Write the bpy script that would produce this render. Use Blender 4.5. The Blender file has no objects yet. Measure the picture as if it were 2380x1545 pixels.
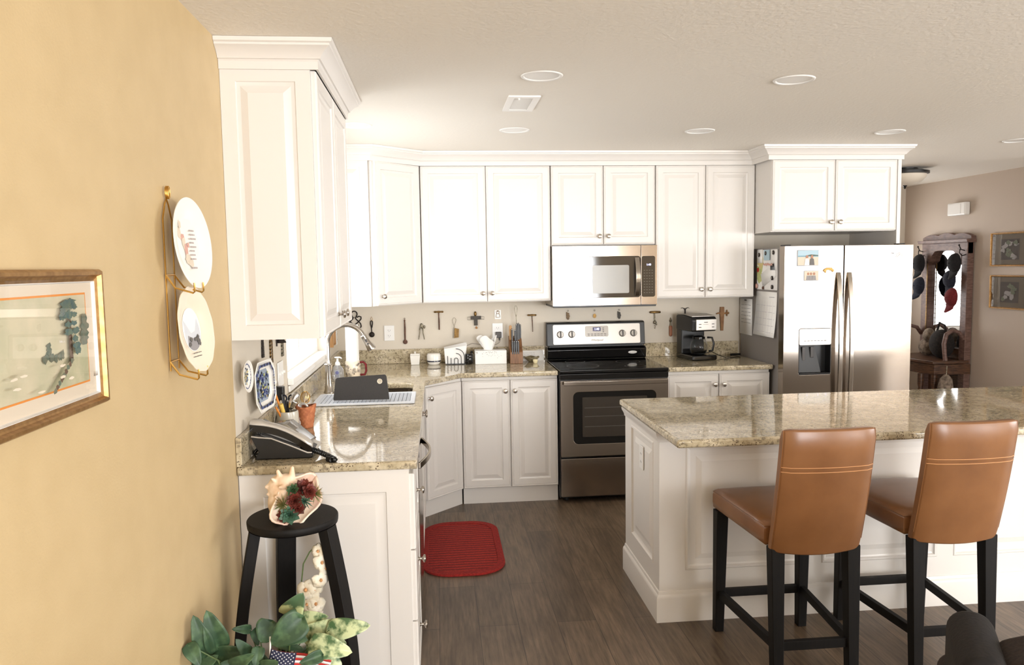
import bpy, bmesh, math, random
from mathutils import Vector, Matrix
random.seed(7)
C = bpy.context.scene.collection
sin, cos, pi = math.sin, math.cos, math.pi

# ---------------- camera ----------------
cam = bpy.data.objects.new('camera', bpy.data.cameras.new('camera'))
C.objects.link(cam)
bpy.context.scene.camera = cam
YAW, PITCH, ROLL = 0.0960, -0.0854, -0.0155
F_ = Vector((sin(YAW)*cos(PITCH), cos(YAW)*cos(PITCH), sin(PITCH)))
R_ = Vector((cos(YAW), -sin(YAW), 0)); U_ = R_.cross(F_)
R2 = R_*cos(ROLL)+U_*sin(ROLL); U2 = -R_*sin(ROLL)+U_*cos(ROLL)
cam.matrix_world = Matrix(((R2.x, U2.x, -F_.x, .7433), (R2.y, U2.y, -F_.y, -5.8362), (R2.z, U2.z, -F_.z, 1.6346), (0, 0, 0, 1)))
cam.data.sensor_width = 36; cam.data.lens = 1794.8/2380*36; cam.data.clip_start = .05

# ---------------- sky, window light, exposure ----------------
sc = bpy.context.scene
sc.view_settings.view_transform = 'Standard'; sc.view_settings.look = 'None'
sc.view_settings.gamma = 1; sc.view_settings.use_curve_mapping = False
sc.view_settings.exposure = 0.74
w = bpy.data.worlds.new('sky'); sc.world = w; w.use_nodes = True
bg = w.node_tree.nodes['Background']; bg.inputs[0].default_value = (.97, .985, 1, 1); bg.inputs[1].default_value = 2.2
def area(name, loc, size, d, power, col=(1, .965, .91)):
    l = bpy.data.lights.new(name, 'AREA'); l.shape = 'RECTANGLE'; l.size, l.size_y = size; l.energy = power; l.color = col
    o = bpy.data.objects.new(name, l); C.objects.link(o); o.location = loc
    o.rotation_euler = Vector(d).to_track_quat('-Z', 'Y').to_euler(); return o
# daylight just outside each window; the side window is an addition for light
area('daylight_patio_door', (7.6, -9.12, 1.2), (3.0, 2.0), (0, 1, .62), 145, (.97, .98, 1))
area('daylight_rear_window', (2.75, -9.12, 1.35), (1.9, 1.9), (0, 1, .62), 195, (.955, .975, 1))
area('daylight_sink_window', (-.16, -1.31, 1.55), (1.0, 1.25), (1, 0, 0), 9, (.97, .985, 1))
area('daylight_hall_window', (5.12, 2.50, 1.45), (.9, 1.25), (0, -1, 0), 13, (1, .98, .96))
area('added_side_daylight', (9.62, -4.4, 1.5), (3.4, 1.5), (-1, 0, .6), 165, (.99, .985, .99))  # added light from the right, for the left wall and plate shadows

# ---------------- materials ----------------
def lin(c):
    return tuple(((x/255)/12.92 if x/255 <= .04045 else ((x/255+.055)/1.055)**2.4) for x in c[:3])+(1,)
def mat(name, c, rough=.5, metal=0, **k):
    m = bpy.data.materials.new(name); m.use_nodes = True
    b = m.node_tree.nodes['Principled BSDF']
    b.inputs['Base Color'].default_value = lin(c); b.inputs['Roughness'].default_value = rough; b.inputs['Metallic'].default_value = metal
    for kk, v in k.items(): b.inputs[kk.replace('_', ' ')].default_value = v
    return m
def nt(m): return m.node_tree, m.node_tree.nodes['Principled BSDF']
def coords(t, scale=(1, 1, 1), rot=(0, 0, 0), kind='Object'):
    tc = t.nodes.new('ShaderNodeTexCoord'); mp = t.nodes.new('ShaderNodeMapping')
    mp.inputs['Scale'].default_value = scale; mp.inputs['Rotation'].default_value = rot
    t.links.new(tc.outputs[kind], mp.inputs[0]); return mp.outputs[0]
def noise(t, vec, scale, detail=3, rough=.5):
    n = t.nodes.new('ShaderNodeTexNoise'); n.inputs['Scale'].default_value = scale; n.inputs['Detail'].default_value = detail
    n.inputs['Roughness'].default_value = rough; t.links.new(vec, n.inputs['Vector']); return n.outputs['Fac']
def ramp(t, fac, stops):
    r = t.nodes.new('ShaderNodeValToRGB'); e = r.color_ramp.elements
    while len(e) < len(stops): e.new(.5)
    for i, (p, c) in enumerate(stops): e[i].position = p; e[i].color = lin(c) if len(c) == 3 else c
    t.links.new(fac, r.inputs[0]); return r.outputs[0]
def mix(t, fac, a, b, mode='MIX'):
    m = t.nodes.new('ShaderNodeMix'); m.data_type = 'RGBA'; m.blend_type = mode
    for s, v in ((m.inputs[0], fac), (m.inputs[6], a), (m.inputs[7], b)):
        if isinstance(v, (int, float)): s.default_value = v
        elif isinstance(v, tuple): s.default_value = v
        else: t.links.new(v, s)
    return m.outputs[2]
def bump(m, fac, strength=.3, dist=.002):
    t, b = nt(m); n = t.nodes.new('ShaderNodeBump'); n.inputs['Strength'].default_value = strength; n.inputs['Distance'].default_value = dist
    t.links.new(fac, n.inputs['Height']); t.links.new(n.outputs[0], b.inputs['Normal'])
def noisy(name, c1, c2, scale=20, rough=.5, metal=0, stretch=(1, 1, 1), bmp=0, lo=.35, hi=.65, detail=4, **k):
    m = mat(name, c1, rough, metal, **k); t, b = nt(m); f = noise(t, coords(t, stretch), scale, detail)
    t.links.new(ramp(t, f, [(lo, c1), (hi, c2)]), b.inputs['Base Color'])
    if bmp: bump(m, f, bmp)
    return m
M = {}
M['white'] = mat('white_paint', (224, 219, 213), .32)
M['trimwhite'] = mat('white_trim', (240, 237, 232), .4)
M['tan'] = noisy('tan_wall_paint', (198, 174, 132), (193, 169, 127), 9, .5, bmp=0)
M['cream'] = mat('cream_wall_paint', (212, 202, 186), .6)
M['hallshade'] = mat('shade_tinted_hall_paint', (188, 173, 158), .6)  # wall colour darkened to carry the dimness of the hall
M['ceil'] = mat('ceiling_paint', (238, 232, 222), .8)
for k_, sc_, st_ in (('hallshade', 160, .12), ('ceil', 55, .5), ('tan', 160, .12), ('cream', 160, .12)):
    t, b = nt(M[k_]); bump(M[k_], noise(t, coords(t), sc_, 3), st_, .004)
# granite
def granite(name):
    m = mat(name, (205, 190, 155), .07, 0, Coat_Weight=.35, Coat_Roughness=.03); t, b = nt(m); v = coords(t)
    big = ramp(t, noise(t, v, 13, 5, .6), [(.32, (176, 165, 140)), (.5, (198, 187, 162)), (.68, (220, 211, 190))])
    med = ramp(t, noise(t, v, 60, 4, .6), [(.38, (116, 101, 80)), (.46, (228, 218, 200)), (.6, (247, 241, 230))])
    a = mix(t, .62, big, med, 'MULTIPLY')
    vo = t.nodes.new('ShaderNodeTexVoronoi'); vo.inputs['Scale'].default_value = 105; t.links.new(v, vo.inputs['Vector'])
    sp = ramp(t, vo.outputs['Distance'], [(.20, (255, 255, 255)), (.32, (0, 0, 0))])
    gate = ramp(t, noise(t, v, 26, 3, .6), [(.46, (0, 0, 0)), (.53, (255, 255, 255))])
    f = mix(t, 1., sp, gate, 'MULTIPLY')
    a = mix(t, f, a, lin((66, 48, 34)))
    t.links.new(a, b.inputs['Base Color']); return m
M['granite'] = granite('speckled_granite')
# plank floor
m = M['floor'] = mat('grey_brown_plank_floor', (100, 88, 76), .38); t, b = nt(m)
v = coords(t, (1, 1, 1), (0, 0, pi/2))
br = t.nodes.new('ShaderNodeTexBrick'); t.links.new(v, br.inputs['Vector'])
br.inputs['Scale'].default_value = 1; br.inputs['Brick Width'].default_value = 1.22; br.inputs['Row Height'].default_value = .18
br.inputs['Mortar Size'].default_value = .0012; br.inputs['Color1'].default_value = lin((146, 131, 116)); br.inputs['Color2'].default_value = lin((118, 105, 92)); br.inputs['Mortar'].default_value = lin((56, 48, 42))
br.offset = .37
g1 = noise(t, coords(t, (34, 2.2, 1)), 2.2, 6, .65)
a = mix(t, .75, br.outputs[0], ramp(t, g1, [(.3, (120, 112, 104)), (.5, (205, 198, 190)), (.7, (255, 252, 245))]), 'MULTIPLY')
g2 = noise(t, coords(t, (6, 1.3, 1)), 2.0, 4, .6)
a = mix(t, .5, a, ramp(t, g2, [(.35, (150, 142, 136)), (.65, (255, 255, 255))]), 'MULTIPLY')
a = mix(t, 1., a, lin((248, 240, 228)), 'MULTIPLY')
t.links.new(a, b.inputs['Base Color']); bump(m, g1, .25, .001)
# metals
def steel(name, c, rough, stretch):
    m = mat(name, c, rough, 1.0); t, b = nt(m); bump(m, noise(t, coords(t, stretch), 3, 3), .06, .0006); return m
M['steel'] = steel('brushed_stainless_steel', (166, 156, 146), .15, (1, 1, 220))
M['steel2'] = steel('smooth_stainless_steel', (188, 180, 170), .16, (1, 1, 60))
M['nickel'] = mat('brushed_nickel', (190, 182, 172), .25, 1)
M['chrome'] = mat('polished_chrome', (220, 220, 220), .06, 1)
M['faucetmetal'] = mat('brushed_faucet_steel', (184, 178, 170), .2, 1)
M['brass'] = mat('gold_brass', (214, 172, 96), .28, 1)
M['agedbrass'] = noisy('aged_brass', (140, 108, 60), (96, 74, 44), 60, .45, .8)
M['iron'] = noisy('dark_cast_iron', (52, 44, 40), (38, 32, 30), 60, .55, .6)
M['rust'] = noisy('rusty_iron', (110, 76, 58), (74, 52, 42), 70, .6, .4)
M['greytool'] = noisy('worn_grey_metal', (150, 142, 124), (100, 92, 76), 80, .4, .9)
M['black'] = mat('gloss_black', (14, 13, 13), .08)
M['matblack'] = mat('satin_black', (12, 11, 11), .35)
M['blackwood'] = noisy('black_painted_wood', (13, 11, 10), (19, 16, 14), 8, .6, stretch=(20, 20, 1), Specular_IOR_Level=.25)
M['fridgeside'] = noisy('grey_textured_steel_side', (136, 130, 126), (128, 122, 118), 300, .45, bmp=.3)
M['glass_dark'] = mat('dark_oven_glass', (12, 11, 10), .04)
M['mwglass'] = mat('tinted_microwave_glass', (66, 60, 54), .05)
M['mwmesh'] = mat('grey_screen_mesh', (150, 146, 138), .22)
M['button'] = mat('grey_print', (96, 92, 88), .5)
M['lightprint'] = mat('pale_print', (225, 222, 218), .5)
M['panelgrey'] = mat('grey_display_panel', (150, 144, 136), .25, .3)
M['panelsilver'] = mat('silver_plastic', (192, 186, 178), .3, .4)
M['wood'] = noisy('walnut_brown_wood', (138, 98, 64), (108, 72, 46), 6, .45, stretch=(14, 14, 1.5))
M['lightwood'] = noisy('light_oak_wood', (196, 150, 96), (176, 130, 80), 6, .5, stretch=(14, 14, 2))
M['redwood'] = noisy('reddish_wood', (160, 98, 62), (130, 76, 48), 8, .45, stretch=(14, 14, 2))
M['darkwood'] = noisy('dark_stained_oak', (98, 66, 44), (58, 38, 26), 5, .4, stretch=(3, 3, 18))
M['pinkwood'] = noisy('weathered_brown_wood', (122, 94, 84), (92, 68, 60), 6, .5, stretch=(3, 3, 12))
M['leather'] = noisy('tan_brown_leather', (140, 96, 60), (114, 75, 45), 5, .33, detail=5, lo=.3, hi=.75)
t, b = nt(M['leather']); bump(M['leather'], noise(t, coords(t), 420, 2), .12, .0008)
M['thread'] = mat('pale_brown_thread', (206, 152, 104), .6)
M['rug'] = mat('red_chenille', (150, 32, 26), .95)
t, b = nt(M['rug']); wv = t.nodes.new('ShaderNodeTexWave'); wv.bands_direction = 'Y'; wv.inputs['Scale'].default_value = 9; wv.inputs['Distortion'].default_value = 1.5; wv.inputs['Detail'].default_value = 3
t.links.new(coords(t), wv.inputs['Vector']); n_ = noise(t, coords(t), 140, 3)
t.links.new(mix(t, ramp(t, wv.outputs['Fac'], [(.04, (255, 255, 255)), (.3, (0, 0, 0))]), ramp(t, n_, [(.3, (138, 26, 20)), (.7, (176, 46, 34))]), lin((86, 14, 14))), b.inputs['Base Color'])
bump(M['rug'], n_, .8, .004)
M['rugedge'] = noisy('red_braided_border', (158, 36, 28), (128, 22, 18), 90, .95, bmp=.6)
M['upholstery'] = noisy('dark_brown_upholstery', (44, 32, 26), (28, 20, 17), 120, .95, bmp=.5)
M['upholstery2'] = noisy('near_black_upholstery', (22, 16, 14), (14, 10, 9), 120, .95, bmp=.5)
M['ceramic'] = mat('white_glazed_ceramic', (236, 232, 224), .15)
M['stoneware'] = mat('pale_grey_stoneware', (196, 190, 176), .2)
M['creamceramic'] = mat('cream_glazed_ceramic', (232, 218, 196), .2)
M['paper'] = mat('white_paper', (236, 234, 230), .8)
M['papergrey'] = mat('pale_grey_paper', (206, 208, 212), .8)
M['ink'] = mat('grey_ink', (150, 146, 146), .8)
M['darkink'] = mat('dark_ink', (70, 62, 60), .8)
M['plasticwhite'] = mat('white_plastic', (236, 234, 230), .3)
M['plasticgrey'] = mat('dark_grey_plastic', (74, 70, 68), .45)
M['red'] = mat('red', (178, 40, 34), .5)
M['maroon'] = noisy('maroon_fabric', (112, 26, 30), (88, 18, 22), 60, .9)
M['navy'] = noisy('navy_fabric', (34, 36, 50), (24, 26, 38), 60, .95)
M['blackcloth'] = noisy('black_fabric', (24, 22, 24), (16, 14, 16), 60, .95)
M['orange'] = mat('orange', (222, 140, 60), .5)
M['yellow'] = mat('yellow', (228, 194, 96), .6)
M['green'] = mat('green', (70, 104, 62), .6)
M['blue'] = mat('cobalt_blue', (58, 74, 128), .3)
M['skyblue'] = mat('pale_blue', (170, 196, 208), .5)
M['sand'] = mat('sand_beige', (214, 200, 180), .6)
M['skin'] = mat('printed_skin_tone', (176, 130, 106), .7)
M['pink'] = mat('dusty_pink', (206, 160, 146), .6)
M['terracotta'] = noisy('woven_terracotta_basket', (192, 120, 78), (166, 96, 60), 60, .7, bmp=.4)
M['foliage'] = noisy('dark_green_leaf', (46, 72, 48), (84, 112, 76), 34, .5, stretch=(1, 1, 1), lo=.45, hi=.75)
M['foliagelight'] = noisy('cream_variegated_leaf', (74, 104, 66), (196, 206, 160), 34, .38, lo=.4, hi=.56, detail=5)
M['foliagepale'] = noisy('pale_yellow_green_leaf', (150, 170, 110), (214, 216, 160), 10, .4)
M['stem'] = mat('green_stem', (84, 104, 58), .5)
M['petal'] = noisy('cream_orchid_petal', (240, 230, 204), (250, 244, 230), 30, .6)
M['petalheart'] = mat('orange_orchid_heart', (226, 168, 116), .6)
M['navyflag'] = mat('flag_navy', (38, 42, 70), .8)
M['flagred'] = mat('flag_red', (190, 50, 46), .8)
M['shell'] = noisy('cream_pink_shell', (240, 216, 190), (222, 180, 140), 22, .45, lo=.45, hi=.8, bmp=.2)
M['shellin'] = noisy('pink_shell_lip', (246, 226, 204), (236, 190, 170), 10, .3)
M['succred'] = noisy('red_brown_succulent', (116, 46, 36), (80, 40, 32), 40, .5)
M['succteal'] = noisy('teal_succulent', (76, 112, 90), (56, 88, 70), 40, .5)
M['succgreen'] = noisy('olive_green_succulent', (96, 112, 58), (124, 100, 56), 40, .5)
M['soap'] = mat('clear_soap_bottle', (226, 228, 232), .08, Transmission_Weight=.75, IOR=1.4)
M['clearplastic'] = mat('frosted_clear_plastic', (205, 210, 218), .35, Transmission_Weight=.35, IOR=1.3)
M['bowl'] = mat('frosted_lamp_glass', (216, 206, 190), .4)
M['mirror'] = mat('mirror_glass', (235, 235, 235), .01, 1)
M['board'] = noisy('charcoal_cutting_board', (50, 46, 44), (42, 39, 37), 300, .5)
M['creamprint'] = noisy('print_pale_sky', (202, 191, 164), (184, 179, 150), 14, .8)
M['creamprint2'] = noisy('print_pale_meadow', (190, 183, 152), (172, 170, 138), 30, .8)
M['treeprint'] = noisy('print_pine_green', (70, 92, 92), (96, 108, 92), 80, .8)
M['treeprint2'] = noisy('print_dark_trees', (84, 98, 84), (112, 110, 92), 80, .8)
M['barkprint'] = mat('print_bark', (96, 76, 60), .8)
M['grassprint'] = noisy('print_green', (172, 182, 116), (196, 196, 136), 40, .8)
M['iron2'] = noisy('mottled_dark_wood', (74, 70, 58), (58, 50, 46), 90, .6)
M['agedbrass2'] = noisy('mottled_bronze', (118, 94, 66), (70, 56, 42), 160, .5, .5)
M['orangewood'] = mat('orange_wood_bead', (176, 120, 66), .5)
M['lightwood2'] = noisy('aged_honey_wood', (156, 112, 66), (134, 92, 52), 30, .55)
M['blue2'] = mat('label_blue', (120, 124, 176), .5)
M['blue3'] = mat('print_sea_blue', (120, 160, 178), .7)
M['navy2'] = mat('dark_blue_glaze', (28, 30, 50), .2)
M['greytool2'] = noisy('mottled_shell_dish', (150, 140, 112), (112, 100, 72), 60, .35)
M['creamceramic2'] = mat('pale_yellow_glass', (232, 220, 180), .15)
M['carafeglass'] = mat('clear_carafe_glass', (235, 235, 235), .02, Transmission_Weight=1, IOR=1.2)
M['paper2'] = mat('white_print', (238, 236, 234), .8)
M['yellow2'] = mat('print_straw_yellow', (206, 188, 130), .8)
M['ink2'] = mat('pale_ink', (200, 196, 200), .8)
M['agedgold'] = noisy('antique_gold_frame', (176, 138, 88), (150, 112, 66), 60, .4, .8)
M['greyblue'] = mat('grey_blue_glaze', (146, 160, 176), .25)
M['ink2b'] = mat('faded_ink', (176, 164, 160), .8)
M['orange2'] = mat('golden_yellow_magnet', (232, 186, 110), .5)
M['succgreen2'] = noisy('green_succulent', (76, 110, 72), (60, 88, 56), 60, .5)
M['foliagehalf'] = noisy('half_cream_leaf', (196, 204, 150), (78, 104, 72), 9, .4, lo=.48, hi=.52)
M['olivemat'] = mat('brown_mat_board', (92, 80, 64), .7)
M['blackfur'] = noisy('dark_fur', (40, 32, 28), (20, 16, 14), 60, .95, bmp=.8)
M['scarfcloth'] = noisy('grey_patterned_cloth', (150, 134, 118), (84, 72, 62), 26, .9, bmp=.5)
def emit(name, c, s):
    m = mat(name, c, .4); t, b = nt(m); b.inputs['Emission Color'].default_value = lin(c); b.inputs['Emission Strength'].default_value = s; return m
M['led'] = emit('blue_white_display_digits', (200, 205, 255), 2.2)
M['lcd'] = mat('display_window', (70, 66, 100), .2)
M['lampglow'] = emit('recessed_lamp_lens', (255, 250, 240), 1.3)
def glass(name):
    m = bpy.data.materials.new(name); m.use_nodes = True; t = m.node_tree; t.nodes.clear()
    o = t.nodes.new('ShaderNodeOutputMaterial'); mx = t.nodes.new('ShaderNodeMixShader'); tr = t.nodes.new('ShaderNodeBsdfTransparent'); gl = t.nodes.new('ShaderNodeBsdfGlossy'); fr = t.nodes.new('ShaderNodeMath'); fr.operation = 'MULTIPLY_ADD'; lw = t.nodes.new('ShaderNodeLayerWeight'); pw = t.nodes.new('ShaderNodeMath'); pw.operation = 'POWER'; pw.inputs[1].default_value = 5
    lw.inputs[0].default_value = .5; t.links.new(lw.outputs['Facing'], pw.inputs[0]); t.links.new(pw.outputs[0], fr.inputs[0]); fr.inputs[1].default_value = .9; fr.inputs[2].default_value = .05; gl.inputs['Roughness'].default_value = .01
    t.links.new(fr.outputs[0], mx.inputs[0]); t.links.new(tr.outputs[0], mx.inputs[1]); t.links.new(gl.outputs[0], mx.inputs[2]); t.links.new(mx.outputs[0], o.inputs[0]); return m
M['pane'] = glass('window_glass')

# ---------------- mesh helpers ----------------
class MB:
    def __init__(s): s.v = []; s.f = []; s.m = []; s.T = None
    def add(s, vs, fs, m=0):
        n = len(s.v)
        if s.T is not None: vs = [s.T @ Vector(p) for p in vs]
        s.v += [tuple(p) for p in vs]; s.f += [tuple(i+n for i in f) for f in fs]; s.m += [m]*len(fs); return s
    def box(s, x0, x1, y0, y1, z0, z1, m=0):
        return s.add([(x0, y0, z0), (x1, y0, z0), (x1, y1, z0), (x0, y1, z0), (x0, y0, z1), (x1, y0, z1), (x1, y1, z1), (x0, y1, z1)],
                     [(0, 3, 2, 1), (4, 5, 6, 7), (0, 1, 5, 4), (1, 2, 6, 5), (2, 3, 7, 6), (3, 0, 4, 7)], m)
    def hexa(s, p, m=0):   # 8 points: bottom 4 then top 4
        return s.add(p, [(0, 3, 2, 1), (4, 5, 6, 7), (0, 1, 5, 4), (1, 2, 6, 5), (2, 3, 7, 6), (3, 0, 4, 7)], m)
    def prism(s, pts, d, m=0):   # pts 3d loop, extruded by vector d
        n = len(pts); d = Vector(d); a = [Vector(p) for p in pts]
        return s.add(a+[p+d for p in a], [tuple(range(n))[::-1], tuple(range(n, 2*n))]+[(i, (i+1) % n, n+(i+1) % n, n+i) for i in range(n)], m)
    def lathe(s, prof, o=(0, 0, 0), ax=(0, 0, 1), seg=24, m=0, sq=None):
        ax = Vector(ax).normalized(); a = Vector((1, 0, 0)) if abs(ax.x) < .9 else Vector((0, 1, 0)); u = ax.cross(a).normalized(); w_ = ax.cross(u); o = Vector(o)
        vs = []; fs = []
        for r, h in prof:
            for k in range(seg):
                t_ = 2*pi*k/seg; vs.append(o+ax*h+u*r*cos(t_)+w_*r*sin(t_))
        for i in range(len(prof)-1):
            for k in range(seg):
                k2 = (k+1) % seg; fs.append((i*seg+k, i*seg+k2, (i+1)*seg+k2, (i+1)*seg+k))
        if prof[0][0] > 1e-5: fs.append(tuple(range(seg))[::-1])
        if prof[-1][0] > 1e-5: fs.append(tuple(range((len(prof)-1)*seg, len(prof)*seg)))
        return s.add(vs, fs, m)
    def cyl(s, a, b, r, seg=16, m=0, r2=None):
        a = Vector(a); b = Vector(b); return s.lathe([(r, 0), (r if r2 is None else r2, (b-a).length)], a, b-a, seg, m)
    def tube(s, pts, r, seg=8, m=0, closed=False, flat=None):
        pts = [Vector(p) for p in pts]; n = len(pts); rs = r if isinstance(r, (list, tuple)) else [r]*n
        vs = []; fs = []; prev = None
        for i, p in enumerate(pts):
            if closed: d = pts[(i+1) % n]-pts[i-1]
            else: d = pts[min(i+1, n-1)]-pts[max(i-1, 0)]
            d = d.normalized() if d.length > 1e-9 else Vector((0, 0, 1))
            if prev is None:
                a = Vector((0, 0, 1)) if abs(d.z) < .9 else Vector((1, 0, 0)); u = d.cross(a).normalized()
            else:
                u = prev-d*prev.dot(d); u = u.normalized() if u.length > 1e-9 else d.orthogonal().normalized()
            prev = u; w_ = d.cross(u)
            for k in range(seg):
                t_ = 2*pi*k/seg; vs.append(p+u*rs[i]*cos(t_)+w_*rs[i]*sin(t_)*(flat or 1))
        for i in range(n if closed else n-1):
            j = (i+1) % n
            for k in range(seg):
                k2 = (k+1) % seg; fs.append((i*seg+k, i*seg+k2, j*seg+k2, j*seg+k))
        if not closed: fs += [tuple(range(seg))[::-1], tuple(range((n-1)*seg, n*seg))]
        return s.add(vs, fs, m)
    def ribbon(s, pts, wv, tv, m=0):   # rectangular section, wv half width vector, tv half thickness vector (lists or const)
        n = len(pts); vs = []; fs = []
        for i, p in enumerate(pts):
            a = Vector(wv[i] if isinstance(wv, list) else wv); b_ = Vector(tv[i] if isinstance(tv, list) else tv); p = Vector(p)
            vs += [p-a-b_, p+a-b_, p+a+b_, p-a+b_]
        for i in range(n-1):
            for k in range(4): fs.append((i*4+k, i*4+(k+1) % 4, i*4+4+(k+1) % 4, i*4+4+k))
        fs += [(3, 2, 1, 0), tuple(range(4*n-4, 4*n))]
        return s.add(vs, fs, m)
    def ball(s, c, r, m=0, seg=14, ring=9):
        if not isinstance(r, (tuple, list)): r = (r, r, r)
        c = Vector(c); vs = [c+Vector((0, 0, -r[2]))]
        for i in range(1, ring):
            ph = -pi/2+pi*i/ring
            for k in range(seg): vs.append(c+Vector((r[0]*cos(ph)*cos(2*pi*k/seg), r[1]*cos(ph)*sin(2*pi*k/seg), r[2]*sin(ph))))
        vs.append(c+Vector((0, 0, r[2]))); fs = [(0, 1+(k+1) % seg, 1+k) for k in range(seg)]
        for i in range(ring-2):
            for k in range(seg): a = 1+i*seg; fs.append((a+k, a+(k+1) % seg, a+seg+(k+1) % seg, a+seg+k))
        e = len(vs)-1; a = 1+(ring-2)*seg; fs += [(e, a+k, a+(k+1) % seg) for k in range(seg)]
        return s.add(vs, fs, m)
    def grid(s, fn, nu, nv, m=0, thick=0, wrap=False):
        vs = [Vector(fn(i/nu, j/nv)) for i in range(nu+1) for j in range(nv+1)]
        fs = [(i*(nv+1)+j, (i+1)*(nv+1)+j, (i+1)*(nv+1)+j+1, i*(nv+1)+j+1) for i in range(nu) for j in range(nv)]
        return s.add(vs, fs, m)
def build(name, mb, mats, parent=None, loc=None, bevel=0, seg=2, ang=35, solid=0, sub=0):
    me = bpy.data.meshes.new(name); me.from_pydata(mb.v, [], mb.f)
    for k in (mats if isinstance(mats, (list, tuple)) else [mats]): me.materials.append(M[k])
    me.polygons.foreach_set('material_index', mb.m)
    bm = bmesh.new(); bm.from_mesh(me); bmesh.ops.recalc_face_normals(bm, faces=bm.faces); bm.to_mesh(me); bm.free()
    me.polygons.foreach_set('use_smooth', [True]*len(me.polygons)); me.set_sharp_from_angle(angle=math.radians(ang))
    o = bpy.data.objects.new(name, me); C.objects.link(o)
    if solid:
        md = o.modifiers.new('s', 'SOLIDIFY'); md.thickness = solid; md.offset = 0
    if sub:
        md = o.modifiers.new('u', 'SUBSURF'); md.levels = md.render_levels = sub
    if bevel:
        md = o.modifiers.new('b', 'BEVEL'); md.width = bevel; md.segments = seg; md.limit_method = 'ANGLE'; md.angle_limit = math.radians(ang); md.harden_normals = True
    if parent:
        o.parent = parent
        if parent.type == 'EMPTY' and parent.name not in LOCAL: o.matrix_parent_inverse = parent.matrix_basis.inverted()
    elif loc is not None:
        o.location = loc
    return o
LOCAL = set()
def tag(o, label, cat, group=None):
    o['label'] = label; o['category'] = cat
    if group: o['group'] = group
    return o
def thing(name, label, cat, loc=(0, 0, 0), rz=0, group=None, local=False, rot=None):
    """an Empty at the thing's base; its parts are given in world metres, or in its own metres if local"""
    o = bpy.data.objects.new(name, None); C.objects.link(o); o.empty_display_size = .05
    o.location = loc; o.rotation_euler = rot if rot else (0, 0, rz)
    o.matrix_basis = Matrix.LocRotScale(Vector(loc), o.rotation_euler, None)
    if local: LOCAL.add(o.name)
    return tag(o, label, cat, group)
def struct(name, mb, mats, parent=None, **k):
    o = build(name, mb, mats, parent, **k)
    if parent is None: o['kind'] = 'structure'
    return o
def dup(root, loc, rz=None, label=None, group=None):
    r = root.copy(); C.objects.link(r); r.location = loc
    if rz is not None: r.rotation_euler = (0, 0, rz)
    if label: r['label'] = label
    if group: r['group'] = group
    def rec(a, b_):
        for ch in list(a.children):
            c = ch.copy(); C.objects.link(c); c.parent = b_; rec(ch, c)
    rec(root, r); return r
def slab(outer, holes, z0, z1, T=None):
    """flat slab with holes; outline in local xy, thickness z0..z1"""
    bm = bmesh.new(); es = []
    for loop in [outer]+holes:
        vs = [bm.verts.new((p[0], p[1], z1)) for p in loop]
        es += [bm.edges.new((vs[i], vs[(i+1) % len(vs)])) for i in range(len(vs))]
    bmesh.ops.triangle_fill(bm, use_beauty=True, edges=es)
    r = bmesh.ops.extrude_face_region(bm, geom=bm.faces[:])
    for g in r['geom']:
        if isinstance(g, bmesh.types.BMVert): g.co.z = z0
    bmesh.ops.dissolve_limit(bm, angle_limit=.01, verts=bm.verts[:], edges=bm.edges[:])
    bm.verts.index_update(); mb = MB(); mb.T = T
    mb.add([v.co.copy() for v in bm.verts], [tuple(v.index for v in f.verts) for f in bm.faces]); bm.free(); mb.T = None; return mb
def rrect(x0, x1, y0, y1, r, n=5):
    o = []
    for cx, cy, a in ((x1-r, y1-r, 0), (x0+r, y1-r, pi/2), (x0+r, y0+r, pi), (x1-r, y0+r, 1.5*pi)):
        for i in range(n+1): t_ = a+pi/2*i/n; o.append((cx+r*cos(t_), cy+r*sin(t_)))
    return o
def frame(o, u, n=None):
    """matrix of a vertical face: local x along u, local y up, local z out of the face"""
    u = Vector(u).normalized(); z = Vector((0, 0, 1)); nn = u.cross(z); o = Vector(o)
    return Matrix(((u.x, 0, nn.x, o.x), (u.y, 0, nn.y, o.y), (u.z, 1, nn.z, o.z), (0, 0, 0, 1)))
RINGS = [(0, -.006), (.003, -.001), (.006, 0), (.0065, 0), (.011, -.0025), (.014, 0), (.052, 0), (.055, -.006), (.062, -.0075), (.068, -.0075), (.092, -.001), (.096, -.001)]
def panel(T, w_, h, t_=.02, rings=RINGS, mb=None):
    mb = mb or MB(); old = mb.T; mb.T = T
    rr = [(0, -t_)]+rings; vs = []; fs = []
    for ins, d in rr:
        z = t_+d if (ins, d) != (0, -t_) else 0
        vs += [(ins, ins, z), (w_-ins, ins, z), (w_-ins, h-ins, z), (ins, h-ins, z)]
    for i in range(len(rr)-1):
        for k in range(4): fs.append((i*4+k, i*4+(k+1) % 4, i*4+4+(k+1) % 4, i*4+4+k))
    fs.append(tuple(range(len(vs)-4, len(vs)))); fs.append((3, 2, 1, 0))
    mb.add(vs, fs); mb.T = old; return mb
def knob(par, P, n):
    mb = MB().lathe([(.009, 0), (.009, .002), (.0055, .005), (.005, .014), (.008, .018), (.0155, .021), (.0165, .025), (.0145, .029), (.008, .031), (0, .0315)], P, n, 18)
    return build('knob', mb, 'nickel', par)
def door(par, O, u, w_, h, kn=None, name='door', t_=.02):
    T = frame(O, u); d = build(name, panel(T, w_, h, t_), 'white', par, ang=12)
    if kn: knob(d, T @ Vector((kn[0], kn[1], t_)), (T.to_3x3() @ Vector((0, 0, 1))))
    return d
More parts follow.
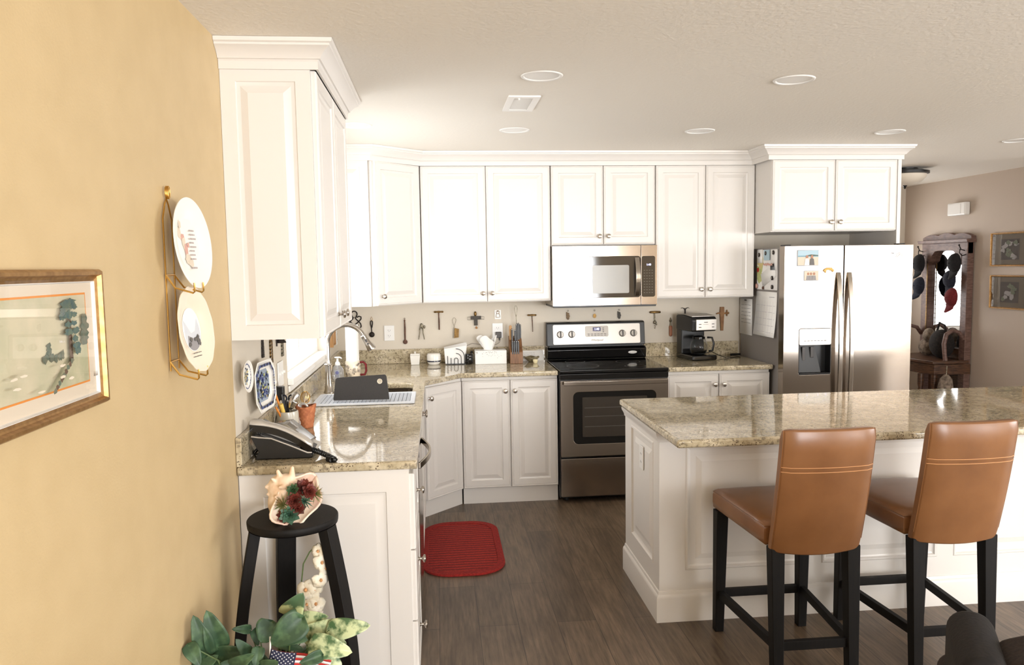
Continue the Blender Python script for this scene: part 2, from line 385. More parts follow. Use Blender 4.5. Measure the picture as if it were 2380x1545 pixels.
def sweep(path, prof, side=1, closed=False):
    """profile (out, z) swept along a 2d path with mitred corners; out is to the right of the path"""
    P = [Vector(p) for p in path]; n = len(P); mb = MB(); vs = []; fs = []
    def nrm(a, b_): d = (b_-a).normalized(); return Vector((d.y, -d.x))*side
    for i in range(n):
        if i == 0: off = nrm(P[0], P[1])
        elif i == n-1: off = nrm(P[-2], P[-1])
        else:
            a, b_ = nrm(P[i-1], P[i]), nrm(P[i], P[i+1]); off = (a+b_)/(1+a.dot(b_))
        for o_, z in prof: q = P[i]+off*o_; vs.append((q.x, q.y, z))
    k = len(prof)
    for i in range(n-1):
        for j in range(k-1): fs.append((i*k+j, i*k+j+1, (i+1)*k+j+1, (i+1)*k+j))
        fs.append((i*k+k-1, i*k, (i+1)*k, (i+1)*k+k-1))
    fs += [tuple(range(k))[::-1], tuple(range((n-1)*k, n*k))]
    return mb.add(vs, fs)
def text(s, T, size, m, parent, name='lettering', depth=.0006, align='CENTER', shear=0, bold=0):
    cu = bpy.data.curves.new(name, 'FONT'); cu.body = s; cu.size = size; cu.extrude = depth; cu.align_x = align; cu.align_y = 'CENTER'; cu.shear = shear; cu.offset = bold
    tmp = bpy.data.objects.new('tmp', cu); C.objects.link(tmp); dg = bpy.context.evaluated_depsgraph_get()
    me = bpy.data.meshes.new_from_object(tmp.evaluated_get(dg)); bpy.data.objects.remove(tmp)
    mb = MB(); mb.T = T; mb.add([v.co.copy() for v in me.vertices], [tuple(p.vertices) for p in me.polygons]); mb.T = None
    return build(name, mb, m, parent)
class Art:
    """flat shapes laid on a surface frame, each a hair above the one before"""
    def __init__(s, T, mb=None): s.T = T; s.mb = mb or MB(); s.k = 1
    def poly(s, pts, m, z=None):
        z = z if z is not None else .0004*s.k; s.k += 1; o = s.mb.T; s.mb.T = s.T
        s.mb.prism([(p[0], p[1], z-.0003) for p in pts], (0, 0, .0003), m); s.mb.T = o; return s
    def rect(s, x0, x1, y0, y1, m, z=None): return s.poly([(x0, y0), (x1, y0), (x1, y1), (x0, y1)], m, z)
    def ell(s, cx, cy, rx, ry, m, z=None, n=20, j=0, a0=0):
        return s.poly([(cx+rx*(1+random.uniform(-j, j))*cos(2*pi*i/n+a0), cy+ry*(1+random.uniform(-j, j))*sin(2*pi*i/n+a0)) for i in range(n)], m, z)
    def lines(s, x0, x1, y0, y1, n, m, h=.0012, z=.0006, gaps=True):   # rows of small unreadable print
        for i in range(n):
            y = y0+(y1-y0)*i/max(1, n-1); x = x0
            while x < x1:
                l = min(random.uniform(.25, 1)*(x1-x0)*.4, x1-x); s.poly([(x, y), (x+l*.85, y), (x+l*.85, y+h), (x, y+h)], m, z); x += l if gaps else l*.85
        return s

# ================= ROOM =================
H = 2.436
def wallbox(x0, x1, y0, y1, z0=0, z1=H): return MB().box(x0, x1, y0, y1, z0, z1)
M['bouncecarpet'] = noisy('added_bounce_carpet', (206, 198, 184), (190, 182, 168), 200, .95, bmp=.4)
struct('bounce_floor', MB().box(.01, 9.49, -8.99, -7.2, .0005, .012), 'bouncecarpet')  # unseen pale surface, added to bounce window light up to the ceiling
struct('floor', MB().box(-.02, 9.5, -9.0, 2.4, -.06, 0), 'floor')
# ceiling with round cut-outs for the recessed cans
LIGHTS = [(1.207, -2.517), (2.334, -2.485), (.314, -1.361), (1.221, -1.218), (2.354, -1.198), (3.584, -1.176), (4.70, -.848)]
sl = slab([(-.1, -9.1), (9.6, -9.1), (9.6, 2.4), (-.1, 2.4)], [[(x+.078*cos(2*pi*k/24), y+.078*sin(2*pi*k/24)) for k in range(24)][::-1] for x, y in LIGHTS], H, H+.08)
struct('ceiling', sl, 'ceil', ang=20)
struct('wall_left', wallbox(-.14, 0, -9.1, -2.972), 'tan')
# kitchen part of the left wall, with the sink window opening y -1.97..-.65, z 1.10..2.06
WY0, WY1, WZ0, WZ1 = -1.965, -.66, 1.092, 2.08
mb = wallbox(-.14, 0, -2.972, WY0); mb.box(-.14, 0, WY1, .14, 0, H); mb.box(-.14, 0, WY0, WY1, 0, WZ0); mb.box(-.14, 0, WY0, WY1, WZ1, H)
struct('wall_sink', mb, 'cream')
struct('wall_back', wallbox(0, 4.30, 0, .14), 'cream')
mb = wallbox(4.16, 4.30, .14, 2.29); struct('wall_hall_left', mb, 'hallshade')
HX0, HX1 = 4.72, 5.52
mb = wallbox(4.16, HX0, 2.29, 2.40); mb.box(HX1, 5.9, 2.29, 2.40, 0, H); mb.box(HX0, HX1, 2.29, 2.40, 0, .85); mb.box(HX0, HX1, 2.29, 2.40, 2.12, H)
struct('wall_hall_end', mb, 'cream')
struct('wall_hall_right', wallbox(5.9, 6.04, -.5, 2.40), 'hallshade')
struct('wall_living', wallbox(6.04, 9.6, -.5, -.38), 'cream')
mb = wallbox(9.5, 9.6, -9.1, -6.2); mb.box(9.5, 9.6, -2.6, -.5, 0, H); mb.box(9.5, 9.6, -6.2, -2.6, 0, .75); mb.box(9.5, 9.6, -6.2, -2.6, 2.2, H)
struct('wall_right', mb, 'cream')
mb = wallbox(0, 1.8, -9.1, -9.0); mb.box(3.7, 6.05, -9.1, -9, 0, H); mb.box(9.15, 9.5, -9.1, -9, 0, H); mb.box(1.8, 3.7, -9.1, -9, 0, .4); mb.box(1.8, 3.7, -9.1, -9, 2.3, H); mb.box(6.05, 9.15, -9.1, -9, 2.2, H)
struct('wall_rear', mb, 'tan')
def window(name, O, u, w_, h, sill=True, cols=1, blinds=0, added_rail=None):
    """window unit filling an opening; O lower-left corner on the wall face seen from inside"""
    T = frame(O, u); fr = MB(); fr.T = T; d = -.10
    for a in (0, w_-.04): fr.box(a, a+.04, 0, h, d, d+.05)
    for a in (0, h-.04): fr.box(.04, w_-.04, a, a+.04, d, d+.05)
    for i in range(1, cols): fr.box(w_*i/cols-.018, w_*i/cols+.018, .04, h-.04, d, d+.045)
    o = struct(name, fr, 'trimwhite')
    pn = MB(); pn.T = T; pn.add([(.03, .03, d+.02), (w_-.03, .03, d+.02), (w_-.03, h-.03, d+.02), (.03, h-.03, d+.02)], [(0, 1, 2, 3)]); build('glass_pane', pn, 'pane', o)
    if added_rail: rl = MB(); rl.T = T; rl.box(.04, w_-.04, added_rail[0], added_rail[1], d+.0, d+.045); build('added_rail', rl, 'trimwhite', o)  # added wide bar, splits the window reflection on the fridge into bands
    if sill:
        sl_ = MB(); sl_.T = T; sl_.box(-.0, w_, .0005, .008, -.1, .0); sl_.box(-.015, w_+.015, -.024, .008, .0005, .03); sl_.box(-.01, w_+.01, -.06, -.028, .001, .012); build('sill', sl_, 'trimwhite', o, bevel=.004)
    if blinds:
        b_ = MB(); b_.T = T
        n = int(h/blinds)
        for i in range(n):
            y = .03+i*blinds; b_.hexa([(.04, y, -.045), (w_-.04, y, -.045), (w_-.04, y+.012, -.015), (.04, y+.012, -.015), (.04, y+.002, -.045), (w_-.04, y+.002, -.045), (w_-.04, y+.014, -.015), (.04, y+.014, -.015)])
        b_.box(.03, w_-.03, h-.045, h-.005, -.05, -.01); build('blind', b_, 'trimwhite', o)
    return o
window('window_1', (0, WY0, WZ0), (0, 1, 0), WY1-WY0, WZ1-WZ0, True, 2)
window('window_2', (HX0, 2.29, .85), (1, 0, 0), HX1-HX0, 1.27, True, 1, .05)
window('window_3', (3.7, -9.0, .4), (-1, 0, 0), 1.9, 1.9, True, 2, 0)
window('door_1', (9.15, -9.0, 0), (-1, 0, 0), 3.1, 2.2, False, 2, 0, (.34, .74))
window('added_side_window', (9.5, -2.6, .75), (0, -1, 0), 3.6, 1.45, True, 3)  # unseen window, added to let in light from the right

# recessed ceiling lights
def can(x, y, label):
    r = thing('recessed_light', label, 'ceiling light', (x, y, H), group='round recessed lights in the ceiling')
    build('trim_ring', MB().lathe([(.0745, .012), (.0745, -.001), (.078, -.004), (.083, -.006), (.088, -.004), (.09, -.0005)], (x, y, H), seg=40), 'plasticwhite', r, ang=60)
    build('baffle', MB().lathe([(.0742, .001), (.066, .028), (.058, .07)], (x, y, H), seg=40).lathe([(.058, .07), (.0, .07)], (x, y, H), seg=40), 'plasticwhite', r, ang=60)
    build('lamp', MB().lathe([(0, .046), (.03, .047), (.042, .052), (.046, .062)], (x, y, H), seg=32), 'lampglow', r, ang=80)
LL = ['round white recessed ceiling light, nearest one left of centre above the walkway', 'round white recessed ceiling light, nearest one above the island',
      'round white recessed ceiling light half hidden by the tall cabinet at the sink', 'round white recessed ceiling light just beyond the square vent', 'round white recessed ceiling light above the range and right-hand wall cabinets',
      'round white recessed ceiling light in front of the cabinet over the fridge', 'round white recessed ceiling light cut by the right edge of the photo']
for (x, y), l in zip(LIGHTS, LL): can(x, y, l)
# square vent
V = thing('ceiling_vent', 'square white ceiling vent with grey louvres between two recessed lights', 'vent', (1.177, -1.97, H))
mb = slab(rrect(1.10, 1.254, -2.142, -1.80, .004), [rrect(1.131, 1.223, -2.108, -1.835, .003)[::-1]], H-.008, H); build('frame', mb, 'plasticwhite', V, bevel=.003)
mb = MB()
for i in range(11):
    y = -2.106+i*.0245; mb.hexa([(1.131, y+.010, H-.006), (1.223, y+.010, H-.006), (1.223, y+.0115, H-.006), (1.131, y+.0115, H-.006), (1.131, y, H-.0012), (1.223, y, H-.0012), (1.223, y+.0015, H-.0012), (1.131, y+.0015, H-.0012)])
build('louvres', mb, 'plasticwhite', V)
build('backing', MB().box(1.13, 1.224, -2.11, -1.834, H-.0006, H-.0001), 'plasticwhite', V)
build('lever', MB().box(1.15, 1.158, -2.112, -2.09, H-.014, H-.005), 'plasticwhite', V)
# hall flush light
V = thing('flush_ceiling_light', 'dark-rimmed bowl ceiling light with frosted glass in the hall', 'ceiling light', (4.86, .67, H))
build('canopy', MB().lathe([(.10, 0), (.10, -.012), (.15, -.02), (.192, -.03), (.192, -.05), (.17, -.056)], (4.86, .67, H), seg=40), 'matblack', V)
build('glass_bowl', MB().lathe([(.172, -.05), (.165, -.08), (.13, -.118), (.07, -.142), (.0, -.148)], (4.86, .67, H), seg=40), 'bowl', V, ang=80)
build('finial', MB().lathe([(.016, -.144), (.018, -.152), (.008, -.16), (.012, -.168), (.0, -.18)], (4.86, .67, H), seg=16), 'matblack', V)

# ================= CABINETS =================
Z0, Z1 = 1.383, 2.336      # wall cabinet door bottom and top
def cabinet(name, label, box, loc=None, extra=None):
    x0, x1, y0, y1, z0, z1 = box
    r = thing(name, label, 'cabinet', loc or ((x0+x1)/2, (y0+y1)/2, z0))
    build('carcass', MB().box(*box), 'white', r, bevel=.0015)
    return r
# near wall cabinet on the left wall
c = cabinet('wall_cabinet', 'tall white wall cabinet standing out nearest the camera left of the sink window', (.001, .312, -2.955, -2.05, Z0, 2.38))
build('end_panel', panel(frame((.001, -2.9545, Z0), (1, 0, 0)), .311, 2.352-Z0, .0175, [(0, 0), (.052, 0), (.055, -.005), (.062, -.006), (.068, -.006), (.094, .003), (.098, .003)]), 'white', c, ang=12)
for i in range(2): door(c, (.3125, -2.955+i*.455, Z0+.004), (0, 1, 0), .447, Z1-Z0, (.395 if i == 0 else .06, .06))
CROWN = [(0, 2.339), (.008, 2.339), (.008, 2.366), (.012, 2.372), (.018, 2.374), (.021, 2.38), (.034, 2.396), (.05, 2.408), (.056, 2.411), (.056, 2.418), (.064, 2.422), (.066, 2.435), (0, 2.435)]
build('crown_moulding', sweep([(.001, -2.973), (.335, -2.973), (.335, -2.05), (.001, -2.05)], CROWN), 'white', c, ang=30)
# back run of wall cabinets
c = thing('corner_wall_cabinet', 'white diagonal corner wall cabinet with one door beyond the sink window', 'cabinet', (.3, -.3, Z0))
build('carcass', MB().prism([(.001, -.002, Z0), (.64, -.002, Z0), (.64, -.325, Z0), (.325, -.64, Z0), (.310, -.625, Z0), (.001, -.625, Z0)], (0, 0, 2.38-Z0)), 'white', c, bevel=.0015)
build('end_panel', panel(frame((.001, -.6245, Z0), (1, 0, 0)), .309, 2.352-Z0, .0175, [(0, 0), (.052, 0), (.055, -.005), (.062, -.006), (.068, -.006), (.094, .003), (.098, .003)]), 'white', c, ang=12)
dd = Vector((.315, .315, 0)).normalized()
door(c, Vector((.325, -.64, Z0+.004))+dd*.02, dd, .405, Z1-Z0, (.04, .06))
def uppers(label, x0, x1, z0, y=-.33, kz=.06, top=Z1):
    c = cabinet('wall_cabinet', label, (x0+.001, x1-.001, y, -.002, z0, 2.38), ((x0+x1)/2, y/2, z0)); w2 = (x1-x0)/2
    door(c, (x0+.003, y, z0+.004), (1, 0, 0), w2-.005, top-z0, (w2-.035, kz)); door(c, (x0+w2+.002, y, z0+.004), (1, 0, 0), w2-.005, top-z0, (.032, kz)); return c
uppers('white two-door wall cabinet left of the microwave', .642, 1.560, Z0)
uppers('short white two-door wall cabinet directly above the microwave', 1.562, 2.322, 1.776)
uppers('white two-door wall cabinet between microwave and fridge', 2.324, 3.066, Z0)
c = uppers('deep white two-door cabinet above the fridge', 3.068, 3.984, 1.845, -.61)
build('side_panel', MB().box(3.985, 4.012, -.628, -.002, .0, 2.38), 'white', c, bevel=.0015)
t1 = struct('trim_1', sweep([(.001, -.642), (.327, -.642), (.6435, -.3515), (3.045, -.3515), (3.045, -.6315), (4.014, -.6315), (4.014, -.002)], CROWN), 'white', ang=30)
# base cabinets
def toe(par, box): build('plinth', MB().box(*box), 'white', par)
ZB0, ZB1 = .112, .862
def base(label, x0, x1, y=-.607):
    c = cabinet('base_cabinet', label, (x0+.001, x1-.001, y, -.002, ZB0, .885), ((x0+x1)/2, -.3, 0)); w2 = (x1-x0)/2
    for i in range(2): door(c, (x0+.004+i*w2, y, ZB0+.004), (1, 0, 0), w2-.006, ZB1-ZB0-.004, (w2-.036 if i == 0 else .03, .672))
    toe(c, (x0+.002, x1-.002, y+.012, -.01, 0, ZB0)); return c
base('white two-door base cabinet left of the range', .893, 1.556)
base('white two-door base cabinet between range and fridge', 2.326, 3.072)
c = thing('corner_base_cabinet', 'white diagonal corner base cabinet with one door beside the sink run', 'cabinet', (.4, -.4, 0))
build('carcass', MB().prism([(.003, -.003, ZB0), (.891, -.003, ZB0), (.891, -.605, ZB0), (.637, -.862, ZB0), (.003, -.862, ZB0)], (0, 0, .885-ZB0)), 'white', c)
build('plinth', MB().prism([(.01, -.01, 0), (.885, -.01, 0), (.885, -.59, 0), (.63, -.846, 0), (.01, -.846, 0)], (0, 0, ZB0)), 'white', c)
dd = Vector((.254, .257, 0)).normalized(); door(c, Vector((.637, -.862, ZB0+.004))+dd*.008, dd, .338, ZB1-ZB0-.004, (.03, .672))
# sink run
XF = .622
c = cabinet('sink_base_cabinet', 'white base cabinet with two doors under the sink', (.003, XF, -1.86, -.866, ZB0, .62), (.3, -1.36, 0))
build('front_rail', MB().box(XF-.02, XF, -1.86, -.866, .62, .885), 'white', c)
door(c, (XF, -1.855, ZB0+.004), (0, 1, 0), .488, ZB1-ZB0-.004, (.455, .672)); door(c, (XF, -1.361, ZB0+.004), (0, 1, 0), .488, ZB1-ZB0-.004, (.033, .672)); toe(c, (.01, XF-.06, -1.86, -.866, 0, ZB0))
c = thing('dishwasher', 'stainless dishwasher with bowed door handle under the phone end of the sink counter', 'dishwasher', (.3, -2.17, 0))
build('tub', MB().box(.01, .60, -2.475, -1.866, .02, .88), 'plasticgrey', c)
build('door', MB().box(.602, .645, -2.473, -1.868, .11, .875), 'steel2', c, bevel=.006)
build('control_strip', MB().box(.6455, .6475, -2.46, -1.88, .80, .868), 'black', c)
build('toe_plate', MB().box(.56, .60, -2.473, -1.868, .0, .10), 'matblack', c)
pts = [(.647+.045*sin(pi*i/14), -2.43+.52*i/14, .755) for i in range(15)]
build('handle', MB().ribbon(pts, (0, 0, .014), (.006, 0, 0)), 'steel2', c, bevel=.003)
c = cabinet('drawer_base_cabinet', 'white end cabinet with three drawers nearest the camera under the phone', (.003, XF, -2.953, -2.482, 0, .885), (.3, -2.72, 0))
build('end_panel', panel(frame((.003, -2.9525, 0), (1, 0, 0)), XF-.003, .885, .0175, [(0, 0), (.085, 0), (.088, -.004), (.094, -.005), (.1, -.005), (.125, .0), (.13, .0)]), 'white', c, ang=12)
for z0, h in ((.012, .275), (.292, .275), (.572, .292)):
    d = door(c, (XF, -2.962, z0), (0, 1, 0), .472, h, (.236, h*.55), 'drawer')
# countertops
ct = slab([(.001, -2.992), (.655, -2.992), (.655, -.955), (.894, -.658), (1.556, -.658), (1.556, -.001), (.001, -.001)], [rrect(.135, .585, -1.70, -1.015, .07)[::-1]], .886, .92)
ct = build('countertop', ct, 'granite', bevel=.01, seg=3, ang=50); ct2 = tag(ct, 'speckled beige granite countertop with the sink cut in, L-shaped along two walls', 'countertop')
build('backsplash', MB().box(.001, .022, -2.990, -.022, .9205, 1.028), 'granite', ct, bevel=.003); build('backsplash', MB().box(.001, 1.556, -.021, -.001, .9205, 1.028), 'granite', ct, bevel=.003)
ct = tag(build('countertop', slab([(2.326, -.658), (3.082, -.658), (3.082, -.001), (2.326, -.001)], [], .886, .92), 'granite', bevel=.01, seg=3, ang=50), 'short beige granite countertop between range and fridge, under the coffee maker', 'countertop')
build('backsplash', MB().box(2.326, 3.082, -.021, -.001, .9205, 1.028), 'granite', ct, bevel=.003)
# sink
s = thing('kitchen_sink', 'undermount stainless steel sink half covered by the drying mat', 'sink', (.36, -1.36, .70))
def basin(u_, v_):
    return None
prof = rrect(.137, .583, -1.698, -1.017, .068, 6); mb = MB(); n = len(prof); vs = []; fs = []
for k, (ins, z) in enumerate(((-.012, .8855), (0, .8855), (.004, .72), (.02, .702), (.2, .70))):
    for x, y in prof:
        cx, cy = .36, -1.357; L = Vector((cx-x, cy-y)); L = L.normalized()*min(ins, L.length) if ins >= 0 else -L.normalized()*(-ins); vs.append((x+L.x, y+L.y, z))
for k in range(4):
    for i in range(n): fs.append((k*n+i, k*n+(i+1) % n, (k+1)*n+(i+1) % n, (k+1)*n+i))
fs.append(tuple(range(4*n, 5*n))); mb.add(vs, fs); build('basin', mb, 'steel2', s)
build('drain', MB().lathe([(.045, 0), (.045, .004), (.02, .002), (0, .002)], (.36, -1.36, .7005)), 'chrome', s)
f = thing('kitchen_faucet', 'tall brushed gooseneck pull-down faucet behind the sink', 'faucet', (.078, -1.33, .92))
build('body', MB().lathe([(.03, 0), (.03, .004), (.026, .01), (.0185, .06), (.017, .155), (.0175, .16), (.023, .163), (.023, .167), (.0165, .171), (.015, .19)], (.105, -1.31, .92), seg=24), 'faucetmetal', f)
R = .108
pts = [(.105, -1.31, 1.10), (.105, -1.31, 1.16), (.105, -1.31, 1.205)]+[(.105+R-R*cos(a), -1.31, 1.205+R*sin(a)) for a in [pi*i/16*.86 for i in range(1, 17)]]
build('spout', MB().tube(pts, .014, 14), 'faucetmetal', f, ang=60)
e = Vector(pts[-1]); d = (Vector(pts[-1])-Vector(pts[-2])).normalized()
sp = build('spray_head', MB().lathe([(.015, 0), (.018, .004), (.018, .012), (.0175, .016), (.020, .05), (.0265, .092), (.025, .098), (0, .098)], e, d, 20), 'faucetmetal', f)
nn = Vector((0, -1, 0))
mb = MB()
for h_ in (.028, .052):
    c0 = e+d*h_; sd = d.cross(nn); mb.hexa([c0+sd*x+nn*y+d*z for z in (0, .018) for x, y in ((-.006, .012), (.006, .012), (.006, .0215), (-.006, .0215))])
build('button', mb, 'plasticgrey', sp)
build('lever', MB().cyl((.105, -1.293, .985), (.105, -1.262, .99), .011).tube([(.105, -1.265, .992), (.11, -1.25, 1.03), (.118, -1.245, 1.075)], [.006, .005, .004]), 'chrome', f)

# ================= RANGE =================
r = thing('electric_range', 'stainless and black electric range with glass cooktop', 'range', (1.94, -.34, 0))
X0, X1 = 1.561, 2.321
build('body', MB().box(X0, X1, -.655, -.03, .03, .898), 'matblack', r)
build('cooktop', MB().box(X0-.001, X1+.001, -.682, -.085, .899, .924), 'black', r, bevel=.006)
build('front_trim', MB().box(X0+.002, X1-.002, -.684, -.657, .858, .897), 'black', r, bevel=.004)
d = build('oven_door', slab(rrect(X0+.004, X1-.004, .325, .852, .006), [rrect(1.652, 2.230, .412, .772, .035)[::-1]], 0, .034, frame((0, -.657, 0), (1, 0, 0))), 'steel', r, bevel=.003)
build('window', slab(rrect(1.6525, 2.2295, .4125, .7715, .034), [], .012, .030, frame((0, -.657, 0), (1, 0, 0))), 'glass_dark', d)
build('inner_window', slab(rrect(1.715, 2.167, .46, .735, .006), [], .0302, .031, frame((0, -.657, 0), (1, 0, 0))), 'mwglass', d)
build('racks', MB().box(1.73, 2.15, -.6886, -.6882, .53, .534).box(1.73, 2.15, -.6886, -.6882, .60, .604).box(1.73, 2.15, -.6886, -.6882, .66, .664), 'button', d)
h = MB(); h.ribbon([(X0+.02+.72*i/12, -.722-.008*sin(pi*i/12), .838) for i in range(13)], (0, 0, .015), (0, .008, 0)); h.box(X0+.03, X0+.055, -.722, -.690, .828, .848); h.box(X1-.055, X1-.03, -.722, -.690, .828, .848)
build('handle', h, 'steel', d, bevel=.004)
build('storage_drawer', MB().box(X0+.004, X1-.004, -.692, -.657, .045, .312), 'steel', r, bevel=.004)
build('foot', MB().cyl((X0+.05, -.6, 0), (X0+.05, -.6, .03), .018), 'matblack', r); build('foot', MB().cyl((X1-.05, -.6, 0), (X1-.05, -.6, .03), .018), 'matblack', r)
# back guard: sloping lower apron, gap, control panel
mb = MB().prism([(X0, -.085, .925), (X0, -.105, .935), (X0, -.115, 1.0), (X0, -.085, 1.018), (X0, -.03, 1.018), (X0, -.03, .925)], (X1-X0, 0, 0)); build('back_guard', mb, 'black', r, bevel=.006, ang=20)
mb = MB().prism([(X0-.002, -.10, 1.028), (X0-.002, -.078, 1.20), (X0-.002, -.055, 1.207), (X0-.002, -.028, 1.207), (X0-.002, -.028, 1.028)], (X1-X0-.004, 0, 0)); build('console', mb, 'matblack', r, bevel=.006, ang=20)
build('vent_gap', MB().box(X0+.02, X1-.02, -.07, -.03, 1.017, 1.03), 'matblack', r)
a_ = math.atan2(.022, .172); Tc = Matrix.Translation((X0, -.1008, 1.028)) @ Matrix.Rotation(-a_, 4, 'X') @ frame((0, 0, 0), (1, 0, 0))
cp = build('control_panel', slab(rrect(.046, .716, .012, .162, .01), [], 0, .003, Tc), 'panelsilver', r, bevel=.001); nz = Tc.to_3x3() @ Vector((0, 0, 1))
ds = build('display_panel', slab(rrect(.292, .470, .066, .148, .012), [], .003, .0045, Tc), 'panelgrey', cp)
build('display_window', slab(rrect(.35, .412, .108, .138, .003), [], .0045, .005, Tc), 'lcd', ds); text('1:40', Tc @ Matrix.Translation((.381, .123, .0052)), .023, 'led', ds, 'clock_digits', .0004)
A = Art(Tc @ Matrix.Translation((0, 0, .0045)))
for i in range(6): A.rect(.31+i*.025, .327+i*.025, .084, .089, 0, .0006); A.rect(.31+i*.025, .327+i*.025, .073, .077, 0, .0006)
for i in range(3): A.rect(.425, .437, .1+i*.014, .105+i*.014, 0, .0006)
build('key_print', A.mb, 'button', ds)
text('Whirlpool', Tc @ Matrix.Translation((.381, .04, .0034)), .022, 'button', cp, 'logo', .0003, shear=.2)
for kx in (.101, .188, .578, .665):
    c0 = Tc @ Vector((kx, .088, .003)); k = build('control_knob', MB().lathe([(.027, 0), (.0265, .004), (.0235, .018), (.021, .021), (0, .021)], c0, nz, 28), 'panelgrey', cp)
    g = MB(); g.T = Tc; g.box(kx-.0045, kx+.0045, .064, .112, .02, .031); build('grip', g, 'plasticgrey', k, bevel=.002)
    A = Art(Tc @ Matrix.Translation((kx, .088, .003)));
    for q in range(9): t_ = pi*1.25-q*pi*1.5/8; A.ell(.034*cos(t_), .034*sin(t_), .0012, .0012, 0, .0005, 6)
    build('dial_marks', A.mb, 'button', k)
b1 = build('badge', MB().lathe([(.0, .002), (.0165, .002), (.018, 0)], (0, 0, 0), (0, 0, 1), 28), 'lightprint', r)
for vtx in b1.data.vertices: co = vtx.co.copy(); vtx.co = (2.213+co.x*1.9, -.1145-co.z, .972+co.y*.62)
text('accubake', frame((2.213, -.1168, .972), (1, 0, 0)), .012, 'darkink', b1, 'print', .0002, shear=.2)
b2 = build('badge', MB().lathe([(.0, .0005), (.018, .0005), (.018, 0)], (0, 0, 0), (0, 0, 1), 28), 'panelsilver', r)
for vtx in b2.data.vertices: co = vtx.co.copy(); vtx.co = (2.108+co.x*1.9, -.50+co.y*1.6, .9242+co.z)
text('Whirlpool', Matrix.Translation((2.108, -.50, .9250)), .018, 'darkink', b2, 'print', .0002, shear=.2)
A = Art(Matrix.Translation((0, 0, .9241)))
for x, y, rr in ((1.76, -.48, .115), (2.13, -.3, .09), (1.75, -.22, .075), (2.12, -.55, .075)):
    for q in (0, .004):
        n = 40; A.mb.T = None
        for i in range(n): a0, a1 = 2*pi*i/n, 2*pi*(i+1)/n; A.mb.add([(x+(rr-q-e_)*cos(a), y+(rr-q-e_)*sin(a), .9244) for a in (a0, a1) for e_ in (0, .0012)], [(0, 1, 3, 2)])
build('burner_ring', A.mb, 'button', r)

# ================= MICROWAVE =================
r = thing('microwave', 'stainless over-the-range microwave with curved handle under the short cabinet', 'microwave', (1.94, -.2, 1.345))
build('body', MB().box(X0, X1, -.375, -.003, 1.352, 1.772), 'steel2', r)
build('grille', MB().box(X0+.005, X1-.005, -.395, -.02, 1.334, 1.351), 'matblack', r, bevel=.004)
Tm = frame((0, -.376, 0), (1, 0, 0))
d = build('door', slab(rrect(X0, 2.2, 1.346, 1.772, .004), [rrect(1.592, 2.1985, 1.402, 1.694, .02)[::-1]], 0, .026, Tm), 'steel', r, bevel=.002)
build('window', slab(rrect(1.5925, 2.198, 1.4025, 1.6935, .019), [], .012, .0262, Tm), 'mwglass', d)
build('screen', slab(rrect(1.85, 2.115, 1.432, 1.632, .01), [], .0263, .0268, Tm), 'mwmesh', d)
pts = [(2.172, -.402-.002-.038*sin(pi*i/12), 1.41+.275*i/12) for i in range(13)]
build('handle', MB().ribbon(pts, (.016, 0, 0), (0, .006, 0)), 'steel2', d, bevel=.003)
text('Whirlpool', Tm @ Matrix.Translation((1.945, 1.732, .0262)), .024, 'lightprint', d, 'logo', .0003, shear=.2)
p = build('control_panel', slab(rrect(2.203, X1, 1.346, 1.772, .003), [], 0, .026, Tm), 'steel', r, bevel=.002)
q = build('keypad', slab(rrect(2.207, 2.305, 1.402, 1.694, .014), [], .026, .027, Tm), 'mwglass', p)
A = Art(Tm @ Matrix.Translation((0, 0, .027)))
for i in range(4):
    for j in range(9): A.rect(2.222+i*.019, 2.231+i*.019, 1.43+j*.02, 1.434+j*.02, 0, .0005)
build('key_print', A.mb, 'button', q); text('1:40', Tm @ Matrix.Translation((2.258, 1.632, .0274)), .02, 'led', q, 'clock_digits', .0003)

# ================= FRIDGE =================
r = thing('refrigerator', 'stainless side-by-side refrigerator with ice dispenser', 'refrigerator', (3.54, -.4, 0))
build('body', MB().box(3.094, 3.974, -.712, -.03, .02, 1.735), 'fridgeside', r, bevel=.004)
build('grille', MB().box(3.10, 3.97, -.74, -.713, .02, .10), 'matblack', r)
TF = frame((0, -.722, 0), (1, 0, 0))
build('gasket', MB().box(3.094, 3.49, -.721, -.713, .11, 1.74).box(3.52, 3.974, -.721, -.713, .11, 1.74), 'matblack', r)
def fridge_door(x0, x1, holes, name='door'):
    mb = slab(rrect(x0, x1, .105, 1.744, .004), holes, 0, .078, TF); return build(name, mb, 'steel', r, bevel=.012, seg=3, ang=60)
dl = fridge_door(3.086, 3.503, [rrect(3.196, 3.426, .862, 1.180, .014)[::-1]]); dr = fridge_door(3.511, 4.006, [])
build('hinge_cover', MB().box(3.10, 3.15, -.76, -.70, 1.736, 1.752), 'matblack', r, bevel=.004); build('hinge_cover', MB().box(3.92, 3.97, -.76, -.70, 1.736, 1.752), 'matblack', r, bevel=.004)
for dd_, x, s_ in ((dl, 3.468, 1), (dr, 3.546, 1)):
    pts = [(x, -.801-.052*sin(pi*min(max(i/24, 0), 1))**.7, 1.56-1.12*i/24) for i in range(25)]; pts[0] = (x, -.800, 1.56); pts[-1] = (x, -.800, .44)
    build('handle', MB().ribbon(pts, (.015, 0, 0), (0, .009, 0)), 'steel2', dd_, bevel=.005)
dp = build('dispenser', slab(rrect(3.1965, 3.4255, 1.066, 1.1795, .012), [], .05, .082, TF), 'panelsilver', dl, bevel=.002)
n_ = MB(); n_.T = TF
n_.box(3.1965, 3.4255, .8625, 1.066, .002, .006); n_.box(3.1965, 3.200, .8625, 1.066, .006, .078); n_.box(3.422, 3.4255, .8625, 1.066, .006, .078); n_.box(3.2, 3.422, .8625, .874, .006, .08)
